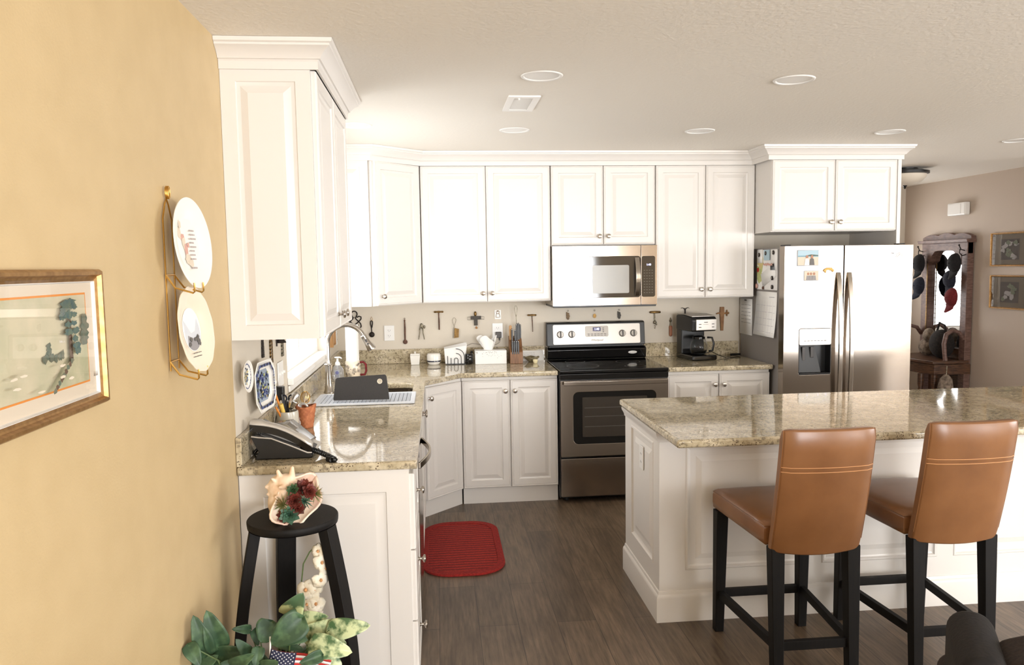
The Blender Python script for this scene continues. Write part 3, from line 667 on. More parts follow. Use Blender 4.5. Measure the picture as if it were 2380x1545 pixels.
n_.hexa([(3.2, .874, .006), (3.37, .874, .006), (3.37, .874, .05), (3.2, .874, .05), (3.2, 1.066, .006), (3.335, 1.066, .006), (3.335, 1.066, .02), (3.2, 1.066, .02)])
build('recess', n_, 'matblack', dl, bevel=.001)
n_ = MB(); n_.T = TF; n_.box(3.24, 3.262, .955, 1.05, .03, .038); n_.box(3.30, 3.325, .975, 1.05, .03, .038); build('paddle', n_, 'plasticgrey', dl, bevel=.003)
A = Art(TF @ Matrix.Translation((0, 0, .082)))
for x in (3.258, 3.336, 3.392): A.rect(x-.002, x+.002, 1.113, 1.121, 0, .0006)
build('indicator_light', A.mb, 'led', dp); A = Art(TF @ Matrix.Translation((0, 0, .082)))
for i in range(7): A.rect(3.23+i*.024, 3.246+i*.024, 1.094, 1.098, 0, .0006)
build('key_print', A.mb, 'button', dp)
mb = MB(); T_ = TF @ Matrix.Translation((3.895, 1.672, .0785)); mb.T = T_
mb.tube([(-.05, .012, 0), (-.045, .014, 0), (-.04, .011, 0), (-.03, .012, 0)], .0022, 6); mb.tube([(-.02, .004, 0), (-.008, .006, 0), (.002, .012, 0), (.012, .018, 0), (.013, .01, 0), (.006, -.002, 0), (-.006, -.012, 0), (-.018, -.022, 0), (-.02, -.014, 0), (-.012, -.006, 0), (0, 0, 0), (.012, .003, 0), (.03, .004, 0)], .0011, 6)
mb.tube([(.01, -.003, 0), (.035, -.004, 0)], .0009, 6)
build('emblem', mb, 'button', dr)

# ================= ISLAND =================
r = thing('kitchen_island', 'long white panelled kitchen island', 'island', (3.1, -2.18, 0))
XI0, XI1, YI0, YI1 = 1.724, 4.46, -2.494, -1.862
build('body', MB().box(XI0+.02, XI1, YI0+.02, YI1, 0, .884), 'white', r)
IR = [(0, 0), (.001, 0)]
def face_with_panels(T, w_, h, cells):
    """flat face with raised panels let into it"""
    mb = slab([(0, 0), (w_, 0), (w_, h), (0, h)], [[(x0, y0), (x0, y1), (x1, y1), (x1, y0)] for x0, x1, y0, y1 in cells], 0, .02, T)
    for x0, x1, y0, y1 in cells:
        panel(T @ Matrix.Translation((x0, y0, 0)), x1-x0, y1-y0, .02, [(0, -.001), (.004, .003), (.012, .003), (.016, -.006), (.024, -.008), (.05, -.0085), (.075, -.001), (.08, -.001)], mb)
    return mb
build('front_panel', face_with_panels(frame((XI0, YI0+.02, 0), (1, 0, 0)), XI1-XI0, .884, [(.122+i*.652, .122+i*.652+.57, .235, .815) for i in range(4)]), 'white', r, ang=12)
ep = build('end_panel', face_with_panels(frame((XI0+.02, YI1, 0), (0, -1, 0)), YI1-YI0-.0205, .884, [(.125, .535, .235, .815)]), 'white', r, ang=12)
bp = [(0, 0), (.016, 0), (.016, .112), (.013, .122), (.007, .128), (.004, .14), (0, .142)]
build('baseboard', sweep([(XI1, YI0), (XI0, YI0), (XI0, YI1)], bp, -1), 'white', r, ang=30)
build('cove_moulding', sweep([(XI1, YI0), (XI0, YI0), (XI0, YI1)], [(0, .835), (.006, .838), (.008, .85), (.02, .872), (.022, .884), (0, .884)], -1), 'white', r, ang=30)
tp = build('granite_top', slab([(1.7, -2.828), (4.52, -2.828), (4.52, -1.822), (1.7, -1.822)], [], .8845, .92), 'granite', r, bevel=.012, seg=3, ang=50)
o_ = MB(); o_.T = frame((XI0-.001, -2.20+.035, .695-.057), (0, -1, 0)); o_.box(0, .07, 0, .114, 0, .005); ol = build('outlet_plate', o_, 'plasticwhite', r, bevel=.002)
o_ = MB(); o_.T = frame((XI0-.001, -2.20+.035, .695-.057), (0, -1, 0))
for z in (.03, .07): o_.box(.026, .028, z, z+.01, .005, .0055); o_.box(.042, .044, z, z+.01, .005, .0055)
build('slots', o_, 'darkink', ol)

# ================= BAR STOOLS =================
def stool(loc, label):
    r = thing('bar_stool', label, 'bar stool', loc, group='tan leather bar stools at the island', local=True)
    # seat cushion
    mb = MB(); prof = []
    def seat(u, v):
        return None
    zb, zt = .553, .648
    ys = [-.235, -.215, -.1, .1, .215, .24]; vs = []; fs = []
    def ringz(z, ins, puff=0):
        w0, w1 = .186-ins, .214-ins; pts = []
        n = 5
        for i in range(n+1): t_ = i/n; pts.append((w0*(2*t_-1), -.235+ins, z))
        for i in range(1, n+1): t_ = i/n; pts.append((w0+(w1-w0)*t_, -.235+ins+(.475-2*ins)*t_, z))
        for i in range(1, n+1): t_ = i/n; pts.append((w1*(1-2*t_), .24-ins+.012*sin(pi*t_), z))
        for i in range(1, n): t_ = i/n; pts.append((-(w1+(w0-w1)*t_), .24-ins-(.475-2*ins)*t_, z))
        return pts
    rings = [ringz(zb, .012), ringz(zb+.008, .002), ringz(zb+.03, 0), ringz(zt-.03, 0), ringz(zt-.012, .005), ringz(zt-.003, .018), ringz(zt+.002, .05), ringz(zt+.004, .12)]
    n = len(rings[0]); mb.add([p for q in rings for p in q], [(k*n+i, k*n+(i+1) % n, (k+1)*n+(i+1) % n, (k+1)*n+i) for k in range(len(rings)-1) for i in range(n)]+[tuple(range(n))[::-1], tuple(range((len(rings)-1)*n, len(rings)*n))])
    st = build('seat', mb, 'leather', r, ang=60)
    build('seam', MB().tube([(p[0]*1.004, p[1]*1.004, zt-.018) for p in ringz(zt, .002)], .0016, 6, closed=True), 'leather', st)
    # curved back slab
    def bk(zz, hw, tb, yc): pass
    mb = MB(); NX, NZ = 12, 12; H0, H1 = .545, 1.032
    def pt(i, j, side):
        s_ = 2*i/NX-1; t_ = j/NZ; z = H0+(H1-H0)*t_; yc = -.258-.098*t_-.008*sin(pi*t_)
        bow = -.022*(1-s_*s_); hw = .176
        ed = max(abs(s_)-.86, 0)/.14; et = max(t_-.95, 0)/.05; eb = max(.04-t_, 0)/.04; th = .031*(1-.38*ed**2.5)*(1-.45*et**2)*(1-.15*eb)
        zz = z+(-.012*(1-s_*s_) if j == 0 else 0)
        return (hw*s_*(1-.01*et), yc+bow+side*th, zz-(.004*ed if j == NZ else 0))
    vs = [pt(i, j, sd) for sd in (-1, 1) for i in range(NX+1) for j in range(NZ+1)]; K = (NX+1)*(NZ+1); fs = []
    idx = lambda sd, i, j: sd*K+i*(NZ+1)+j
    for sd in (0, 1):
        for i in range(NX):
            for j in range(NZ): fs.append((idx(sd, i, j), idx(sd, i+1, j), idx(sd, i+1, j+1), idx(sd, i, j+1)))
    for i in range(NX): fs.append((idx(0, i, NZ), idx(0, i+1, NZ), idx(1, i+1, NZ), idx(1, i, NZ))); fs.append((idx(0, i, 0), idx(0, i+1, 0), idx(1, i+1, 0), idx(1, i, 0)))
    for j in range(NZ): fs.append((idx(0, 0, j), idx(0, 0, j+1), idx(1, 0, j+1), idx(1, 0, j))); fs.append((idx(0, NX, j), idx(0, NX, j+1), idx(1, NX, j+1), idx(1, NX, j)))
    mb.add(vs, fs); bk_ = build('backrest', mb, 'leather', r, ang=50, bevel=.008, seg=3)
    for z_, nm in ((.882, 'topstitch'), (.872, 'topstitch'), (.89, 'topstitch')):
        j = (z_-H0)/(H1-H0)*NZ; pts = []
        for i in range(0, NX+1): a = pt(i, int(j), -1); b_ = pt(i, int(j)+1, -1); f_ = j-int(j); pts.append((a[0], a[1]+(b_[1]-a[1])*f_-.0003, z_))
        build(nm, MB().tube(pts, .0013, 5), 'thread' if z_ != .882 else 'leather', bk_)
    for sx in (-1, 1): build('piping', MB().tube([(pt(0 if sx < 0 else NX, j, -1)[0], pt(0 if sx < 0 else NX, j, -1)[1]+.004, pt(0, j, -1)[2]) for j in range(1, NZ+1)], .0022, 6), 'leather', bk_)
    # legs
    def leg(x0, y0, x1, y1, ztop):
        a, b_ = .0262, .0195; mb = MB().hexa([(x1-b_, y1-b_, 0), (x1+b_, y1-b_, 0), (x1+b_, y1+b_, 0), (x1-b_, y1+b_, 0), (x0-a, y0-a, ztop), (x0+a, y0-a, ztop), (x0+a, y0+a, ztop), (x0-a, y0+a, ztop)])
        build('leg', mb, 'blackwood', r, bevel=.003)
    for sx in (-1, 1): leg(sx*.188, .21, sx*.192, .222, .553); leg(sx*.150, -.258, sx*.150, -.285, .556)
    yF, yB = .218, -.276
    build('stretcher', MB().box(-.18, .18, yF-.011, yF+.011, .156, .192), 'blackwood', r, bevel=.002)
    build('stretcher', MB().box(-.15, .15, yB-.011, yB+.011, .156, .192), 'blackwood', r, bevel=.002)
    for sx in (-1, 1):
        p0 = Vector((sx*.190, yF, 0)); p1 = Vector((sx*.150, yB, 0)); d_ = (p1-p0).normalized(); nn = Vector((-d_.y, d_.x, 0))*.011; p0 += d_*.015; p1 -= d_*.015
        build('stretcher', MB().hexa([p0-nn+Vector((0, 0, .156)), p1-nn+Vector((0, 0, .156)), p1+nn+Vector((0, 0, .156)), p0+nn+Vector((0, 0, .156)), p0-nn+Vector((0, 0, .192)), p1-nn+Vector((0, 0, .192)), p1+nn+Vector((0, 0, .192)), p0+nn+Vector((0, 0, .192))]), 'blackwood', r, bevel=.002)
    return r
s1 = stool((2.152, -2.83, 0), 'tan leather bar stool with black legs, left one at the island')
dup(s1, (2.738, -2.795, 0), label='tan leather bar stool with black legs, right one at the island')

# ================= ARMCHAIR =================
r = thing('armchair', 'dark brown upholstered armchair in the bottom right corner of the photo', 'armchair', (2.40, -4.30, 0), local=True, rz=math.radians(-30))
bp = [(-.40, .25)]+[(-.40+.84*i/16, .800+.155*sin(pi*.5*min(i/11, 1))) for i in range(17)]+[(.44, .25)]
build('backrest', MB().prism([(x, -.40, z) for x, z in bp], (0, .18, 0)), 'upholstery', r, bevel=.04, seg=5, ang=50)
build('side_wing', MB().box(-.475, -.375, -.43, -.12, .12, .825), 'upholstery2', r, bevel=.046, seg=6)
build('arm', MB().box(-.45, -.33, -.14, .36, .12, .50), 'upholstery', r, bevel=.05, seg=6); build('arm', MB().box(.33, .45, -.14, .36, .12, .50), 'upholstery', r, bevel=.05, seg=6)
build('base', MB().box(-.36, .36, -.36, .36, .10, .36), 'upholstery', r, bevel=.03, seg=3); build('cushion', MB().box(-.32, .32, -.22, .38, .34, .46), 'upholstery', r, bevel=.05, seg=4)
for x, y in ((-.38, -.33), (.38, -.3), (-.38, .32), (.38, .32)): build('foot', MB().cyl((x, y, 0), (x, y, .13), .025), 'blackwood', r)

# ================= RUG =================
r = thing('rug', 'red ribbed kitchen rug with rounded corners on the floor by the sink', 'rug', (.84, -1.43, 0))
build('border', slab(rrect(.625, 1.085, -1.86, -1.0, .17, 10), [rrect(.66, 1.045, -1.81, -1.045, .14, 10)[::-1]], .0005, .014), 'rugedge', r, bevel=.004)
build('field', slab(rrect(.6605, 1.0445, -1.8095, -1.0455, .139, 10), [], .0005, .010), 'rug', r)

# ================= LEFT WALL: PICTURE, PLATES =================
r = thing('framed_picture', 'gold-framed landscape print with a tall pine on the tan wall', 'picture', (.012, -4.44, 1.36))
y0, y1, z0, z1 = -4.80, -4.074, 1.352, 1.642
T = frame((.001, y0, z0), (0, 1, 0)); W_, H_ = y1-y0, z1-z0
def frame_mould(T, W_, H_, wd, th, prof=None):
    pr = prof or [(0, 0), (0, th*.6), (wd*.2, th), (wd*.45, th), (wd*.6, th*.62), (wd*.85, th*.5), (wd, th*.42), (wd, 0)]
    mb = MB(); mb.T = T; vs = []; k = len(pr)
    for ins, d in pr: vs += [(ins, ins, d), (W_-ins, ins, d), (W_-ins, H_-ins, d), (ins, H_-ins, d)]
    fs = [(i*4+q, i*4+(q+1) % 4, ((i+1) % k)*4+(q+1) % 4, ((i+1) % k)*4+q) for i in range(k) for q in range(4)]
    return mb.add(vs, fs)
fr = build('frame', frame_mould(T, W_, H_, .025, .022), 'agedgold', r, ang=25); build('liner', frame_mould(frame((.001, y0+.024, z0+.024), (0, 1, 0)), W_-.048, H_-.048, .004, .012), 'lightprint', r)
mt_ = MB(); mt_.T = T; mt_.box(.018, W_-.018, .018, H_-.018, .002, .005); mo = build('mat_board', mt_, 'sand', r)
mt_ = MB(); mt_.T = T; mt_.add([(.019, .019, .0135), (W_-.019, .019, .0135), (W_-.019, H_-.019, .0135), (.019, H_-.019, .0135)], [(0, 1, 2, 3)]); build('glass', mt_, 'pane', r)
A = Art(T @ Matrix.Translation((0, 0, .005)))
PX0, PX1, PY0, PY1 = .07, W_-.062, .058, H_-.052
A.rect(PX0-.004, PX1+.004, PY0-.004, PY1+.004, 1); A.rect(PX0, PX1, PY0, PY1, 0)
cx = PX1-.085; random.seed(21)
A.poly([(PX0, PY0), (PX1, PY0), (PX1, PY0+.085), (PX1-.03, PY0+.088), (cx+.02, PY0+.07), (cx-.02, PY0+.05), (cx-.09, PY0+.0)], 6)
for dx, dz in ((-.085, .075), (-.078, .082), (-.08, .09), (-.07, .070), (-.055, .068), (-.04, .069), (-.03, .072), (-.1, .07)): A.ell(cx+dx, PY0+dz-.005, .009, .008, 4, None, 12, .4)
for dz in (.085, .10, .115, .13): A.ell(PX1-.018, PY0+dz, .016, .011, 4, None, 12, .4)
A.poly([(cx-.008, PY0+.045), (cx+.008, PY0+.05), (cx+.005, PY1-.012), (cx-.003, PY1-.012)], 3)
TOPZ = PY1-.008
for dx, dz, rx, rz_ in ((.008, -.004, .026, .006), (-.012, -.009, .024, .009), (.02, -.014, .014, .006), (-.022, -.022, .02, .009), (-.030, -.032, .014, .007), (-.006, -.03, .018, .008), (.018, -.03, .012, .005), (-.012, -.048, .016, .006), (.012, -.047, .014, .005), (-.014, -.063, .018, .007), (.016, -.062, .014, .006), (.012, -.078, .013, .007), (.014, -.092, .014, .008), (.018, -.104, .014, .007)):
    A.ell(cx+dx, TOPZ+dz, rx, rz_, 2, None, 16, .35)
for q in range(9): A.ell(cx-.012-.010*q, PY0+.052-.0062*q, .007, .005, 3 if q % 2 else 4, None, 8, .4)
for q in range(12): A.ell(random.uniform(PX0, PX1-.02), random.uniform(PY0+.008, PY0+.055), .012, .0025, 7, None, 9, .4)
for q in range(4): A.poly([(PX1-.024+q*.004, PY0+.01), (PX1-.022+q*.004, PY0+.02), (PX1-.021+q*.004, PY0+.01)], 3)
build('print', A.mb, ['creamprint', 'orange', 'treeprint', 'barkprint', 'treeprint2', 'grassprint', 'creamprint2', 'sand'], mo)

r = thing('plate_rack', 'gold wire rack holding two plates on the tan wall', 'plate rack', (.01, -3.545, 1.34))
mb = MB(); yc = -3.60
def wire(pts, rr=.0022): mb.tube(pts, rr, 6)
for dy in (-.035, .035):
    wire([(.006, yc+dy*.4, 1.82), (.006, yc+dy, 1.78), (.006, yc+dy, 1.36)])
wire([(.006, yc, 1.835), (.006, yc-.014, 1.82), (.006, yc-.035, 1.78)]); wire([(.006, yc, 1.835), (.006, yc+.014, 1.82), (.006, yc+.035, 1.78)])
for q in range(3): wire([(.008+.003*q, yc+.012*cos(t_)*(1-.2*q), 1.852+.017*sin(t_)) for t_ in [2*pi*i/14 for i in range(15)]], .0018)
for zb, lip in ((1.625, .038), (1.385, .038)):
    wire([(.006, yc-.035, zb), (.006, yc+.035, zb)])
    for dy in (-.035, .035): wire([(.006, yc+dy, zb), (.03, yc+dy*1.05, zb-.035), (.075, yc+dy*1.15+.01, zb-.05), (.079, yc+dy*1.15+.01, zb-.046), (.079, yc+dy*1.15+.01, zb-.022)], .0028)
build('wire_frame', mb, 'brass', r)
def plate(name, label, cpos, R_p, lean, yaw, depth, art=None, mats=None, rim='ceramic', scal=0, group=None):
    # local: x right (along wall), y up, z out
    n = Matrix.Translation(cpos) @ Matrix.Rotation(-yaw, 4, 'Z') @ frame((0, 0, 0), (0, 1, 0)) @ Matrix.Rotation(-lean, 4, 'X')
    r = thing(name, label, 'plate', cpos, group=group)
    seg = 60; prof = [(.0, -.004), (.45, -.004), (.5, -.007), (.56, -.006), (.97, depth), (1, depth+.001), (1.0, depth+.003), (.96, depth+.0035), (.6, .001), (.52, .0), (0, 0)]
    vs = []; fs = []
    for a, h in prof:
        for k in range(seg): t_ = 2*pi*k/seg; q = R_p*a*(1+(scal*sin(12*t_) if a > .8 else 0)); vs.append((q*cos(t_), q*sin(t_), h))
    for i in range(len(prof)-1):
        for k in range(seg): fs.append((i*seg+k, i*seg+(k+1) % seg, (i+1)*seg+(k+1) % seg, (i+1)*seg+k))
    mb = MB(); mb.T = n; mb.add(vs, fs); build('dish', mb, rim, r, ang=60)
    if art: A = Art(n); art(A); build('decoration', A.mb, mats, r)
    return r
def art1(A):
    A.k = 2
    for dx, dz, rx, rz_, m in ((-.052, .028, .013, .016, 2), (-.035, .015, .011, .012, 0), (-.03, .0, .012, .018, 2), (-.022, -.02, .010, .022, 0), (-.018, -.045, .018, .014, 2), (.0, -.055, .016, .012, 2), (-.008, -.005, .007, .007, 0), (-.05, .05, .009, .012, 2)): A.ell(dx, dz, rx, rz_, m, None, 14, .25)
    A.k = 14
    for i in range(8): w_ = (.03, .032, .038, .02, .034, .018, .02, .022)[i]; A.lines(.008-.002*i%3, .008+w_, .034-i*.0115, .034-i*.0115, 1, 1, .0045, .0058)
    A.lines(-.006, .03, -.072, -.072, 1, 1, .005, .0058)
plate('decorative_plate', 'white plate with verse and pink flowers, upper one on the gold rack', (.046, -3.56, 1.713), .128, .09, .09, .014, art1, ['pink', 'ink2b', 'sand'])
def art2(A):
    A.k = 3; A.ell(0, 0, .062, .062, 0, None, 40)
    pts = [(.06*cos(t_), .06*sin(t_)) for t_ in [pi+.5+(pi-1.0)*i/14 for i in range(15)]]
    A.poly([(-.052, .03), (-.04, .02), (-.01, -.01), (.018, -.005), (.04, .03), (.052, .0)]+pts[::-1], 1)
    A.poly(pts[2:13]+[(.03, -.02), (0, -.025), (-.035, -.015)], 2)
    for i in range(9): A.ell(random.uniform(-.04, .045), random.uniform(-.045, -.02), .008, .006, 3, None, 9, .4)
    A.lines(-.03, .03, -.068, -.078, 2, 3, .002, .0066)
plate('decorative_plate', 'cream plate with grey canyon scene, lower one on the gold rack', (.048, -3.575, 1.470), .122, .12, .08, .014, art2, ['paper', 'papergrey', 'ink', 'button'], 'creamceramic', .012)
def blueart(A):
    A.k = 2
    for i in range(26): t_ = 2*pi*i/26; A.ell(.048*cos(t_), .048*sin(t_), .0055, .0055, 0, .0075, 8, .3)
    for i in range(60): a = random.uniform(0, 2*pi); q = random.uniform(.0, .034); A.ell(q*cos(a), q*sin(a), .004, .0035, random.choice((0, 1, 2, 3)), .0016+.0001*i, 7, .3)
plate('decorative_plate', 'small round blue-and-white plate on the wall behind the telephone', (.028, -2.91, 1.243), .06, .02, .06, .010, blueart, ['blue', 'greyblue', 'yellow2', 'navy'])
# octagonal platter
cp_ = (.034, -2.668, 1.172); n_ = Matrix.Translation(cp_) @ Matrix.Rotation(-.1, 4, 'Z') @ frame((0, 0, 0), (0, 1, 0)) @ Matrix.Rotation(-.03, 4, 'X')
r = thing('octagonal_platter', 'octagonal blue patterned platter hung on the wall beside the small round plate', 'platter', cp_)
def octo(w_, h, c_): return [(w_-c_, -h), (w_, -h+c_), (w_, h-c_), (w_-c_, h), (-w_+c_, h), (-w_, h-c_), (-w_, -h+c_), (-w_+c_, -h)]
mb = MB(); mb.T = n_; rings = [(.07, .055, .025, -.012), (.122, .099, .042, .012), (.124, .101, .043, .015), (.12, .097, .042, .0165), (.082, .062, .03, .0), (.001, .001, .0004, -.001)]
vs = []; fs = []
for w_, h, c_, z in rings: vs += [(x, y, z) for x, y in octo(w_, h, c_)]
for i in range(len(rings)-1):
    for k in range(8): fs.append((i*8+k, i*8+(k+1) % 8, (i+1)*8+(k+1) % 8, (i+1)*8+k))
fs.append(tuple(range(8))[::-1]); mb.add(vs, fs); build('dish', mb, 'ceramic', r, ang=20)
A = Art(n_); A.poly(octo(.084, .064, .031), 5, .0012)
for i in range(120): A.ell(random.uniform(-.07, .07), random.uniform(-.05, .05), .008, .006, random.choice((0, 0, 3, 5, 2, 4, 3)), .0016+.00003*i, 8, .5)
per = octo(.104, .082, .037)
for k in range(8):
    a, b_ = Vector(per[k]), Vector(per[(k+1) % 8]); L = int((b_-a).length/.012)+1
    for i in range(L):
        q = a.lerp(b_, (i+.5)/L); A.ell(q.x, q.y, .0058, .0062, 0 if (i+k) % 3 else 3, .0165, 9, .3)
build('decoration', A.mb, ['blue', 'skyblue', 'yellow2', 'navy', 'grassprint', 'greyblue'], r)
# small metal ornaments left of the sink window
def wall_item(name, label, cat, T, parts, group=None):
    o = T.to_translation(); r = thing(name, label, cat, o, group=group)
    for nm, fn, m in parts:
        mb = MB(); mb.T = T; fn(mb); build(nm, mb, m, r)
    return r
def TL(y, z): return frame((.002, y, z), (0, 1, 0))
def towers(mb, w_, h, steps, t_=.006):
    z = h/2
    for i in range(steps): a = w_*(.35+.65*(i/(steps-1))**.5)/2; mb.box(-a, a, z-h/steps*.92, z, 0, t_); z -= h/steps
def pierced(mb, w_, h, k):
    mb.box(-w_/2, -w_/2+.004, -h/2, h/2, 0, .005); mb.box(w_/2-.004, w_/2, -h/2, h/2, 0, .005)
    for i in range(k+1): z = -h/2+(h-.004)*i/k; mb.box(-w_/2, w_/2, z, z+.005, 0, .005)
    mb.prism([(-w_/2, h/2, 0), (w_/2, h/2, 0), (0, h/2+.02, 0)], (0, 0, .005)); mb.box(-w_*.6, w_*.6, -h/2-.012, -h/2, 0, .005)
wall_item('wall_ornament', 'narrow dark pewter tower ornament, first of four on the wall above the platter', 'ornament', TL(-2.50, 1.315), [('body', lambda m_: towers(m_, .03, .10, 6), 'iron'), ('ring', lambda m_: m_.tube([(.006*cos(a), .058+.006*sin(a), .003) for a in [2*pi*i/10 for i in range(10)]], .0012, 5, closed=True), 'iron')], 'small metal ornaments by the sink window')
wall_item('wall_ornament', 'pierced bronze ladder-like ornament, second of four on the wall above the switches', 'ornament', TL(-2.335, 1.277), [('body', lambda m_: pierced(m_, .045, .085, 5), 'agedbrass')], 'small metal ornaments by the sink window')
def bellf(m_): m_.lathe([(.004, .02), (.018, .012), (.022, -.004), (.03, -.016), (.0, -.016)], (0, 0, .012), (0, 1, 0), 14); m_.box(-.03, -.024, -.03, .025, 0, .005)
wall_item('wall_ornament', 'small bell-shaped metal ornament, third of four by the sink window', 'ornament', TL(-2.185, 1.315), [('body', bellf, 'iron')], 'small metal ornaments by the sink window')
wall_item('wall_ornament', 'narrow pierced metal ornament, closest of four to the sink window', 'ornament', TL(-2.085, 1.275), [('body', lambda m_: pierced(m_, .035, .075, 4), 'greytool')], 'small metal ornaments by the sink window')
# outlet and switch plates
def plate_device(name, label, T, w_, kind, grp=None):
    r = thing(name, label, 'outlet' if kind == 'o' else 'light switch', T.to_translation(), group=grp)
    mb = MB(); mb.T = T; mb.box(-w_/2, w_/2, -.057, .057, 0, .005); p = build('plate', mb, 'plasticwhite', r, bevel=.002)
    n_ = max(1, round(w_/.045)-0) if w_ > .1 else 1
    for k in range(n_):
        x = (k-(n_-1)/2)*.046; mb = MB(); mb.T = T
        if kind == 'o':
            for z in (-.02, .02):
                mb = MB(); mb.T = T; mb.prism([(x+px_, z+py_, .005) for px_, py_ in rrect(-.0165, .0165, -.0135, .0135, .006)], (0, 0, .002)); s_ = build('socket', mb, 'plasticwhite', r)
                mb = MB(); mb.T = T; mb.box(x-.008, x-.0062, z-.002, z+.007, .007, .0076, 0); mb.box(x+.0062, x+.008, z-.002, z+.006, .007, .0076); mb.ball((x, z-.008, .0072), (.002, .002, .0006), seg=8, ring=4); build('slots', mb, 'darkink', s_)
        else: mb.box(x-.005, x+.005, -.012, .012, .005, .007); mb.box(x-.004, x+.004, -.002, .01, .006, .016); build('toggle', mb, 'plasticwhite', r, bevel=.001)
    return r
plate_device('light_switch', 'white switch plate on the wall nearest the octagonal platter', TL(-2.318, 1.13), .072, 's')
plate_device('light_switch', 'wide white switch plate beside the sink window frame', TL(-2.155, 1.15), .118, 's')
r = thing('power_adapter', 'black power adapter plugged in above the pen pot', 'adapter', (.03, -2.32, 1.09))
build('body', MB().box(.009, .05, -2.345, -2.30, 1.055, 1.115), 'matblack', r, bevel=.004)
build('cable', MB().tube([(.03, -2.33, 1.055), (.03, -2.38, 1.02), (.035, -2.46, .98), (.035, -2.50, .935), (.05, -2.55, .925), (.04, -2.66, .925)], .002, 6).tube([(.045, -2.345, 1.10), (.04, -2.40, 1.125), (.018, -2.46, 1.13)], .0012, 5), 'matblack', r)
# two pictures by the corner on the sink wall
T = frame((.001, -.375, 1.10), (0, 1, 0)); r = thing('small_picture', 'small picture with pale wood frame on the wall past the sink window', 'picture', (.01, -.30, 1.10))
build('frame', frame_mould(T, .12, .24, .012, .018), 'lightwood', r); mb = MB(); mb.T = T; mb.box(.01, .11, .01, .23, .001, .006); mb.ball((.05, .16, .006), (.02, .03, .001), 1); build('print', mb, ['sand', 'skyblue'], r)
r = thing('wood_block', 'plain pale wood board standing out from the wall past the sink window', 'board', (.02, -.47, 1.10)); build('board', MB().box(.001, .03, -.485, -.472, 1.10, 1.36), 'lightwood', r, bevel=.001)
plate_device('wall_outlet', 'outlet on the corner wall half hidden by the paper towel', TL(-.115, 1.14), .072, 'o')

# ================= BACK WALL HANGINGS =================
def TB(x, z, d=.002): return frame((x, -d, z), (1, 0, 0))
GB = 'antique kitchen tools hung on the back wall'
def hearts(m_):
    r_ = .0045; P_ = lambda pts: m_.tube([(x, y, .005) for x, y in pts], r_, 7)
    P_([(.024*cos(a)*.9, .036+.022*sin(a)) for a in [pi*1.5-.6-(2*pi-1.2)*i/14 for i in range(15)]])
    for s_ in (-1, 1):
        P_([(s_*x, y) for x, y in [(.012, .018), (.02, .012), (.035, .02), (.05, .015), (.05, .0), (.035, -.018), (.015, -.035), (-.01, -.055), (-.03, -.045)]])
        P_([(s_*x, y) for x, y in [(.006, .014), (.012, .0), (.03, -.018), (.045, -.035), (.05, -.055), (.04, -.07)]])
wall_item('iron_trivet', 'dark iron trivet with looped hearts, leftmost tool on the back wall above the faucet', 'trivet', TB(.126, 1.262), [('scrollwork', hearts, 'iron')], GB)
def ladle(m_):
    m_.ball((0, -.062, .012), (.021, .021, .012)); m_.tube([(0, -.045, .01), (-.002, -.01, .008), (-.008, .02, .007), (-.007, .036, .007), (0, .042, .007), (.007, .036, .007), (.007, .02, .007), (.002, -.01, .008)], .0042, 7)
wall_item('wooden_scoop', 'dark round wooden scoop with loop handle left of the outlet', 'scoop', TB(.252, 1.205), [('scoop', ladle, 'iron'), ('string', lambda m_: m_.tube([(-.002, .04, .01), (-.006, .06, .006), (0, .072, .004), (.008, .055, .006), (.006, .038, .01)], .0014, 5), 'brass')], GB)
plate_device('wall_outlet', 'white double outlet on the back wall beside the round scoop', TB(.38, 1.15), .075, 'o')
wall_item('crimping_wheel', 'long reddish wood tool with wheel end hung left of the nutcracker', 'kitchen tool', TB(.497, 1.165), [('handle', lambda m_: m_.tube([(0, .085, .008), (0, .08, .008), (0, .07, .008), (.001, .02, .008), (0, -.04, .008), (0, -.07, .008)], [.003, .006, .0045, .0062, .006, .005], 8), 'rust'), ('wheel', lambda m_: m_.lathe([(.004, 0), (.016, .001), (.017, .005), (.013, .007), (.004, .006)], (.001, -.083, .004), (0, 0, 1), 20), 'rust'), ('hook', lambda m_: m_.tube([(.004*cos(a), .092+.004*sin(a), .006) for a in [2*pi*i/10 for i in range(10)]], .0014, 5, closed=True), 'rust')], GB)
def ncr(m_):
    m_.ball((.002, .045, .008), (.012, .02, .006)); m_.ball((.022, .036, .008), (.009, .012, .005))
    for s_ in (-1, 1): m_.tube([(s_*.006, .04, .008), (s_*.012, .02, .008), (s_*.013, -.01, .008), (s_*.022, -.058, .008)], [.006, .005, .004, .0032], 7)
wall_item('nutcracker', 'silvery hinged nutcracker with spread legs hung on the back wall', 'nutcracker', TB(.620, 1.155), [('legs', ncr, 'greytool')], GB)
def corkT(wd, ht, nm='lightwood'):
    return [('handle', lambda m_: m_.tube([(-wd/2, ht/2, .01), (-wd/2+.006, ht/2, .01), (-wd/5, ht/2, .01), (0, ht/2, .01), (wd/5, ht/2, .01), (wd/2-.006, ht/2, .01), (wd/2, ht/2, .01)], [.004, .0075, .006, .0085, .006, .0075, .004], 10), nm)]
p_ = corkT(.072, .13, 'agedbrass')+[('shaft', lambda m_: m_.tube([(0, .06, .01), (0, .03, .009), (.001, .0, .008), (.001, -.05, .008), (.001, -.07, .008)], [.0045, .004, .0055, .005, .0045], 8), 'rust')]
wall_item('t_handle_corkscrew', 'T-shaped corkscrew with long red-brown shaft above the napkin holder', 'corkscrew', TB(.753, 1.237), p_, GB)
